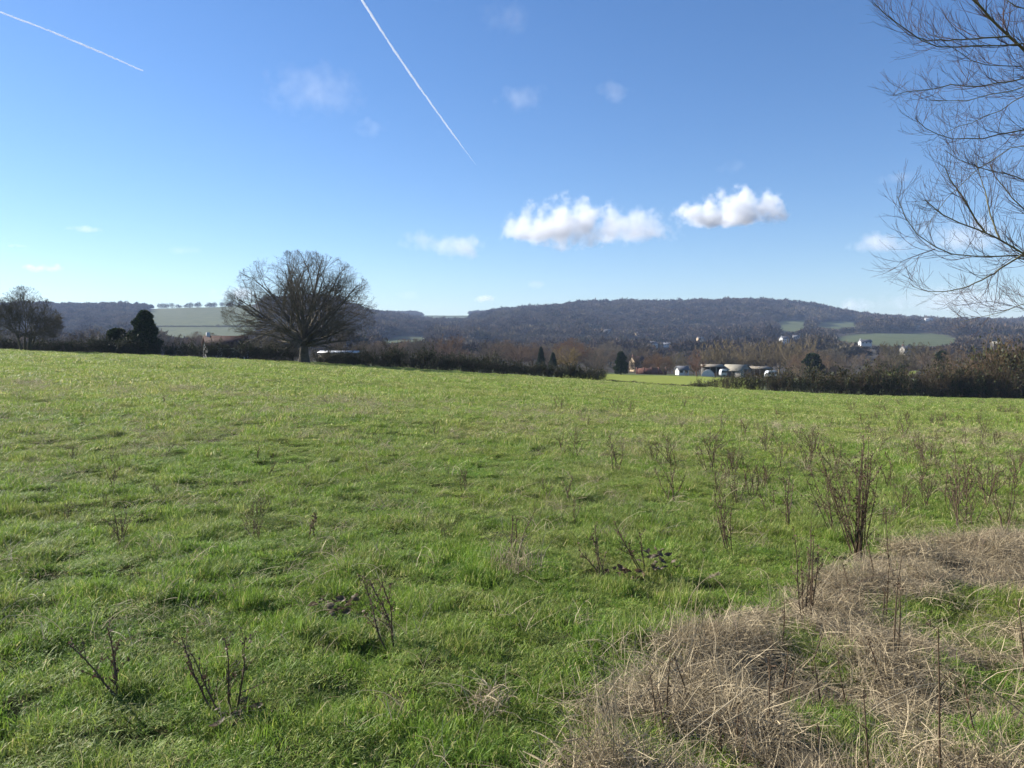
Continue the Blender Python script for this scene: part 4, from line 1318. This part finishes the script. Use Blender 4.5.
stalk([(672, 660), (680, 625), (692, 592), (706, 578), (718, 574)], .0, .003, 'pale grass stalk nodding right above the straw bank edge')
stalk([(655, 752), (700, 725), (745, 690), (752, 684)], .02, .003, 'lower of two long pale straws leaning right in the foreground', False)
stalk([(668, 758), (715, 728), (757, 705), (762, 702)], .02, .003, 'second long pale straw leaning right in the foreground', False)
stalk([(848, 722), (880, 703), (915, 686), (945, 682)], .05, .0035, 'pale bent straw lying across the dark hollow of the bank', False)
stalk([(768, 735), (766, 705), (768, 680)], .0, .003, 'pale upright straw in the middle of the straw bank', False)
stalk([(806, 768), (840, 758), (858, 757)], .03, .004, 'thick pale curved straw at the bottom edge of the bank', False)


# ------------------------------------------------------------------ overhanging tree at the right
def near_tree():
    rn = np.random.default_rng(31)
    dT = 10.5; tx = 9.3
    bz = float(height(np.array(tx), np.array(dT)))
    e = empty('overhanging_tree', (tx, dT, bz), 'bare twiggy tree reaching into the view at upper right', 'tree')
    O = np.array([tx, dT, bz])
    tr = Geo(); P, Rr = grow(np.array([[0, 0, -.2]]), np.array([[.02, 0, 1.]]), 9.5, .24, .05, 10, .03, .02, rn); Rr[:, 0] *= 1.3; tr.tubes(P, Rr, 10)
    link('trunk', tr.mesh('near_trunk', True), G['willow'], e)
    TP = P[0]

    def w(px, py, d): return np.array([float(uval(px, py)) * d, d, EYE + float(slope(py)) * d]) - O
    limbs = [  # px path in the picture, depth start/end, radius start/end
        ([(1075, 92), (1024, 47), (1000, 30), (985, 12), (968, -4), (940, -30)], 10.0, 9.2, .038, .012),
        ([(1075, 40), (1024, 43), (985, 47), (938, 48), (915, 40), (895, 18), (874, 3)], 9.9, 9.0, .020, .005),
        ([(1010, 36), (975, 39), (925, 41), (905, 34), (888, 15)], 9.7, 9.6, .014, .004),
        ([(1075, 62), (1024, 67), (985, 65), (955, 53), (935, 35)], 10.2, 10.5, .016, .004),
        ([(1075, 60), (1024, 77), (985, 86), (938, 85), (910, 95), (893, 96)], 10.3, 9.4, .020, .004),
        ([(1075, 75), (1024, 84), (992, 99), (960, 103), (930, 100)], 9.5, 9.8, .016, .004),
        ([(1075, 70), (1024, 95), (1000, 112), (970, 122), (945, 133)], 10.5, 10.8, .017, .004),
        ([(1075, 120), (1024, 128), (990, 139), (950, 141), (925, 134), (915, 118)], 10.2, 9.6, .022, .004),
        ([(1075, 150), (1024, 138), (1000, 150), (968, 180), (940, 200), (925, 230)], 9.8, 10.3, .014, .003),
        ([(1075, 290), (1024, 252), (1000, 238), (985, 233), (962, 226), (940, 214), (925, 200)], 9.2, 8.7, .034, .006),
        ([(985, 232), (974, 218), (964, 198), (950, 180), (944, 165)], 9.0, 8.8, .016, .004),
        ([(1000, 240), (990, 215), (985, 190), (975, 160)], 9.1, 9.4, .014, .004),
        ([(1075, 265), (1024, 254), (990, 258), (950, 255), (930, 246), (914, 234), (902, 216), (897, 196)], 9.4, 8.6, .022, .004),
        ([(935, 249), (915, 256), (900, 262)], 8.9, 8.8, .008, .003),
        ([(1030, 250), (985, 279), (960, 290), (930, 293), (912, 286)], 9.2, 8.9, .015, .003),
        ([(1075, 300), (1024, 294), (1012, 312), (1000, 316), (960, 322)], 9.0, 9.2, .013, .003),
        ([(1075, 235), (1024, 215), (1005, 190), (990, 165)], 10.2, 10.4, .025, .006),
        ([(1075, 200), (1024, 178), (1000, 172), (970, 168), (945, 150)], 10.5, 10.0, .018, .004),
        ([(1075, 20), (1024, 12), (1000, -3), (980, -20)], 10.6, 10.9, .02, .006),
        ([(1075, 330), (1024, 308), (990, 300), (955, 306)], 9.6, 9.6, .012, .003),
    ]
    Lg = Geo(); Tw = Geo()
    for pts, d0, d1, r0, r1 in limbs:
        r0 *= .78; r1 *= .85
        n = len(pts); ds = np.linspace(d0, d1, n)
        K = [w(a, b, d) for (a, b), d in zip(pts, ds)]
        if pts[0][0] > 1060:   # carry the limb back to the trunk
            zt = K[0][2] - .25 if r0 < .03 else K[0][2] - .9; tz = TP[:, 2]
            anchor = np.array([np.interp(zt, tz, TP[:, 0]), np.interp(zt, tz, TP[:, 1]), zt]); K = [anchor] + K
        K = np.array(K); m = 20
        # catmull-like smoothing
        s = np.concatenate([[0], np.cumsum(np.linalg.norm(np.diff(K, axis=0), axis=1))]); t = np.linspace(0, s[-1], m)
        PP = np.stack([np.interp(t, s, K[:, k]) for k in range(3)], 1)
        for _ in range(2): PP[1:-1] = (PP[:-2] + 2 * PP[1:-1] + PP[2:]) / 4
        PP[1:-1] += rn.normal(0, .012 * min(1, s[-1] / 2.5) ** 2, (m - 2, 3))
        rr = np.linspace(r0, r1, m)
        (Lg if r0 > .0095 else Tw).tubes(PP[None], rr[None], 7)
        if pts[0][0] > 1060: PP = PP[4:]; rr = rr[4:]
        length = s[-1]
        # side shoots sweeping up and to the left
        per = int(7.5 * length) + 3
        P1, R1 = branch(PP[None], rr[None], per, .15, 1, .7, .33, .5, 6, .06, .13, .0021, rn, lenabs=.60, angsd=.25, tipk=.85); Tw.tubes(P1, R1, 4)
        P2, R2 = branch(P1, R1, 3, .15, .9, .55, .5, .7, 4, .06, .13, .0015, rn, lenabs=.32); Tw.tubes(P2, R2, 3)
        P3, R3 = branch(P2, R2, 2, .2, .9, .5, .5, .8, 3, .06, .08, .0013, rn, lenabs=.17); Tw.tubes(P3, R3, 3)
    # the rest of the crown, outside the frame
    P0, R0 = branch(P, Rr, 18, .35, .98, .9, .38, .4, 8, .08, .05, .012, rn)
    ok = P0[:, -1, 0] > -.2
    P0, R0 = P0[ok], R0[ok]; Lg.tubes(P0, R0, 6)
    P1, R1 = branch(P0, R0, 9, .25, 1, .7, .45, .5, 5, .08, .08, .004, rn); Tw.tubes(P1, R1, 4)
    P2, R2 = branch(P1, R1, 5, .2, 1, .6, .5, .6, 4, .08, .08, .003, rn); Tw.tubes(P2, R2, 3)
    link('limb', Lg.mesh('near_limbs', True), G['willow'], e)
    link('twig', Tw.mesh('near_twigs'), G['neartwig'], e)


near_tree()


# ------------------------------------------------------------------ clouds and contrails
def ico(sub):
    import bmesh
    bm = bmesh.new(); bmesh.ops.create_icosphere(bm, subdivisions=sub, radius=1); me = bpy.data.meshes.new('t'); bm.to_mesh(me); bm.free()
    V = np.array([v.co[:] for v in me.vertices]); T = np.array([p.vertices[:] for p in me.polygons]); bpy.data.meshes.remove(me)
    return V, T


IV, IT = ico(3)


def cloud_mat(name, dens, seed, soft, size, flat):
    m = M(name); tc = m.n('ShaderNodeTexCoord').outputs['Object']
    # object space is the unit ball; density falls to nothing at its skin and is broken by noise
    mp = m.n('ShaderNodeMapping'); m.l(tc, mp.inputs['Vector']); mp.inputs['Location'].default_value = (seed * 3.7, seed * 1.3, seed)
    mp.inputs['Scale'].default_value = (size[0], size[1], size[2])
    nz = m.noise(.9, 6, mp.outputs[0], .58)
    nl = m.noise(.6, 2, mp.outputs[0], .5)
    ln = m.n('ShaderNodeVectorMath', operation='LENGTH'); m.l(tc, ln.inputs[0])
    sep = m.n('ShaderNodeSeparateXYZ'); m.l(tc, sep.inputs[0])
    fall = m.math('SUBTRACT', 1.0, m.math('POWER', ln.outputs['Value'], 1.6))
    v = m.math('SUBTRACT', m.math('ADD', m.math('MULTIPLY', fall, .85), m.math('ADD', m.math('MULTIPLY', nz, 2.0), m.math('MULTIPLY', nl, 1.1))), 1.98)
    if flat:
        bot = m.n('ShaderNodeMapRange'); m.l(sep.outputs[2], bot.inputs[0]); bot.inputs[1].default_value = -.75; bot.inputs[2].default_value = -.2
        v = m.math('SUBTRACT', v, m.math('MULTIPLY', m.math('SUBTRACT', 1.0, bot.outputs[0]), .7))
    mr = m.n('ShaderNodeMapRange'); m.l(v, mr.inputs[0]); mr.inputs[1].default_value = 0; mr.inputs[2].default_value = soft; mr.inputs[4].default_value = dens
    edge = m.n('ShaderNodeMapRange'); m.l(ln.outputs['Value'], edge.inputs[0]); edge.inputs[1].default_value = 1.0; edge.inputs[2].default_value = .8
    pv = m.n('ShaderNodeVolumePrincipled'); pv.inputs['Color'].default_value = (.93, .94, .97, 1); pv.inputs['Anisotropy'].default_value = .1
    m.l(m.math('MULTIPLY', mr.outputs[0], edge.outputs[0]), pv.inputs['Density']); m.l(pv.outputs[0], m.out.inputs['Volume'])
    m.m.cycles.volume_step_rate = .7 if hasattr(m.m, 'cycles') else 1
    return m.m


CL = [  # px, py, width, height, optical weight, softness, label, flat base
    (562, 229, 140, 74, 9, .25, 'large white cumulus in the middle, leftmost of the bright row', True),
    (632, 231, 110, 54, 5, .35, 'thin ragged cloud between the two bright cumulus clouds', True),
    (706, 219, 76, 40, 8, .25, 'left lobe of the bright cumulus pair at right of the row', True),
    (742, 213, 96, 56, 10, .25, 'right and brightest lobe of the bright cumulus pair', True),
    (424, 240, 60, 26, 1.7, .5, 'small pale cloud scrap left of the large cumulus', False),
    (460, 246, 62, 32, 2.2, .4, 'small curled cloud just left of the large cumulus', False),
    (316, 90, 120, 62, 1.3, .6, 'large grey thin cloud left of the long contrail', False),
    (372, 128, 42, 24, .9, .6, 'small faint grey cloud below the large grey thin cloud', False),
    (522, 99, 62, 34, 1.1, .6, 'small faint cloud right of the long contrail', False),
    (616, 91, 46, 28, 1.0, .6, 'smallest faint cloud high in the middle sky', False),
    (45, 268, 46, 12, 5, .4, 'flat bright white cloud low at the far left', False),
    (83, 229, 46, 10, 2, .5, 'thin flat cloud above the flat bright cloud at left', False),
    (20, 246, 24, 8, 2, .5, 'tiny white cloud at the left frame edge', False),
    (488, 299, 34, 12, 4, .5, 'tiny cloud low above the hill crest left of centre', False),
    (534, 284, 28, 12, 1.2, .5, 'tiny faint cloud low above the long hill', False),
    (236, 294, 70, 18, 2.2, .5, 'low pale cloud just left of the oak crown', False),
    (884, 245, 84, 32, 3, .5, 'soft cloud left of the overhanging twigs', True),
    (965, 240, 110, 52, 2.4, .5, 'soft cloud behind the overhanging twigs', True),
    (960, 302, 190, 44, 2.6, .5, 'broad low cloud bank above the right ridge', True),
    (855, 306, 50, 18, 2.2, .5, 'small low cloud touching the end of the long hill', False),
    (905, 179, 74, 14, 1.2, .6, 'thin streak of cloud at the edge of the twigs', False),
    (735, 167, 40, 20, .5, .6, 'faint cloud smudge above the bright cumulus pair', False),
    (505, 17, 66, 40, .45, .6, 'faint cloud smudge at the top centre', False),
    (408, 295, 40, 14, .8, .5, 'faint low cloud right of the oak crown', False),
    (185, 251, 40, 12, .9, .5, 'faint cloud wisp above the left hill', False),
]
for i, (px, py, wp, hp, od, soft, lb, flat) in enumerate(CL):
    soft *= 2.1
    if od < 1.4: od *= .6; wp *= 1.15; hp *= 1.1
    else: wp *= 1.12; hp *= 1.10; od *= .95 if od > 6 else 1.1
    D = 5200 + 137 * i
    if py > 280: D = 8000
    a = wp / 2 * D / F; c = hp / 2 * D / F; b = a * .7
    zc = EYE + float(slope(py)) * D
    me = mesh('cloud', IV, None, IT, True)
    o = link('cloud', me, cloud_mat('cloud_vapour', od / (2 * min(a, b)) * 1.1, i + 1, soft, (wp / 26, wp / 26 * .7, hp / 26), flat), None, (float(uval(px, py)) * D, D, zc))
    o.scale = (a, b, c)
    tag(o, lb, 'cloud')


def contrail(pts, D, widths, od, label):
    """pts: px path; a thin closed tube of vapour"""
    K = np.array([(float(uval(a, b)) * D, D, EYE + float(slope(b)) * D) for a, b in pts]); m = 90
    t = np.linspace(0, len(K) - 1, m); PP = np.stack([np.interp(t, np.arange(len(K)), K[:, k]) for k in range(3)], 1)
    rr = np.interp(t, np.arange(len(widths)), widths) / 2 * D / F * (.8 + .4 * fbm(t * 5, t * 0, 400, 3)); PP = PP + R.normal(0, .12 * D / F, PP.shape)
    g = Geo(); o = PP[0].copy(); g.tubes((PP - o)[None], rr[None], 10)
    V, Q, T, A = g.arrays(); n = len(V); V = np.concatenate([V, [PP[0] - o], [PP[-1] - o]])
    T = [(i, n, (i + 1) % 10) for i in range(10)] + [((m - 1) * 10 + (i + 1) % 10, n + 1, (m - 1) * 10 + i) for i in range(10)]
    mm = M('contrail_vapour'); pv = mm.n('ShaderNodeVolumePrincipled'); pv.inputs['Color'].default_value = (1, 1, 1, 1)
    pv.inputs['Density'].default_value = od / (max(widths) * D / F); mm.l(pv.outputs[0], mm.out.inputs['Volume'])
    tag(link('contrail', mesh('contrail', V, Q, T, True), mm.m, None, tuple(o)), label, 'contrail')


contrail([(345, -30), (362, 0), (390, 44), (420, 88), (450, 130), (476, 165)], 15000, [2.5, 2.4, 2.2, 2.0, 1.6, .5], 1.1, 'long white contrail slanting down from the top centre')
contrail([(-40, -2), (0, 12), (50, 31), (100, 52), (143, 71)], 15000, [1.2, 1.6, 1.8, 1.8, 1.3], .9, 'shorter white contrail in the upper left sky')

# ------------------------------------------------------------------ haze
g = Geo(); g.box(-5400, 5400, -60, 4600, -75, 185)
hm = M('valley_haze'); pv = hm.n('ShaderNodeVolumePrincipled'); pv.inputs['Color'].default_value = (.50, .66, 1, 1); pv.inputs['Density'].default_value = .0001
pv.inputs['Anisotropy'].default_value = .0
hm.l(pv.outputs[0], hm.out.inputs['Volume'])
tag(link('haze', g.mesh('haze'), hm.m), 'pale blue haze filling the valley', 'haze', kind='stuff')

# ------------------------------------------------------------------ light, sky, camera
SUN_AZ = math.radians(-64)     # from straight ahead, negative is left
SUN_EL = math.radians(30)
sd_ = np.array([math.sin(SUN_AZ) * math.cos(SUN_EL), math.cos(SUN_AZ) * math.cos(SUN_EL), math.sin(SUN_EL)])
L = bpy.data.lights.new('sun', 'SUN'); L.energy = 5.0; L.angle = math.radians(.53); L.color = (1, .94, .84)
so = bpy.data.objects.new('sun', L); COL.objects.link(so)
from mathutils import Vector
so.rotation_euler = Vector(sd_).to_track_quat('Z', 'Y').to_euler()
wd = bpy.data.worlds.new('World'); S.world = wd; wd.use_nodes = True
nt = wd.node_tree; bg = nt.nodes['Background']
sk = nt.nodes.new('ShaderNodeTexSky'); sk.sky_type = 'NISHITA'; sk.sun_disc = False
sk.sun_elevation = SUN_EL; sk.sun_rotation = SUN_AZ; sk.air_density = 1.0; sk.dust_density = .1; sk.ozone_density = 1.1; sk.altitude = 60
hs_ = nt.nodes.new('ShaderNodeHueSaturation'); hs_.inputs['Saturation'].default_value = 1.2; nt.links.new(sk.outputs[0], hs_.inputs['Color']); mt_ = nt.nodes.new('ShaderNodeMix'); mt_.data_type = 'RGBA'; mt_.blend_type = 'MULTIPLY'; mt_.inputs[0].default_value = 1; mt_.inputs[7].default_value = (.86, .97, 1.20, 1); nt.links.new(hs_.outputs[0], mt_.inputs[6]); nt.links.new(mt_.outputs[2], bg.inputs[0]); bg.inputs[1].default_value = .052

cam = bpy.data.cameras.new('camera'); cam.sensor_width = 36; cam.lens = F / 1024 * 36; cam.clip_start = .05; cam.clip_end = 60000
co = bpy.data.objects.new('camera', cam); COL.objects.link(co)
co.location = (0, 0, EYE); co.rotation_euler = (pi / 2 - PITCH, 0, 0)
S.camera = co
S.view_settings.view_transform = 'Standard'; S.view_settings.look = 'None'; S.view_settings.exposure = 1.3; S.view_settings.gamma = 1
S.view_settings.use_curve_mapping = False
S.render.engine = 'CYCLES'
cy = S.cycles
cy.max_bounces = 6; cy.diffuse_bounces = 2; cy.transmission_bounces = 3; cy.glossy_bounces = 1; cy.volume_bounces = 3; cy.adaptive_threshold = .02; cy.transparent_max_bounces = 8
cy.use_denoising = True
try: cy.denoiser = 'OPENIMAGEDENOISE'
except Exception: pass
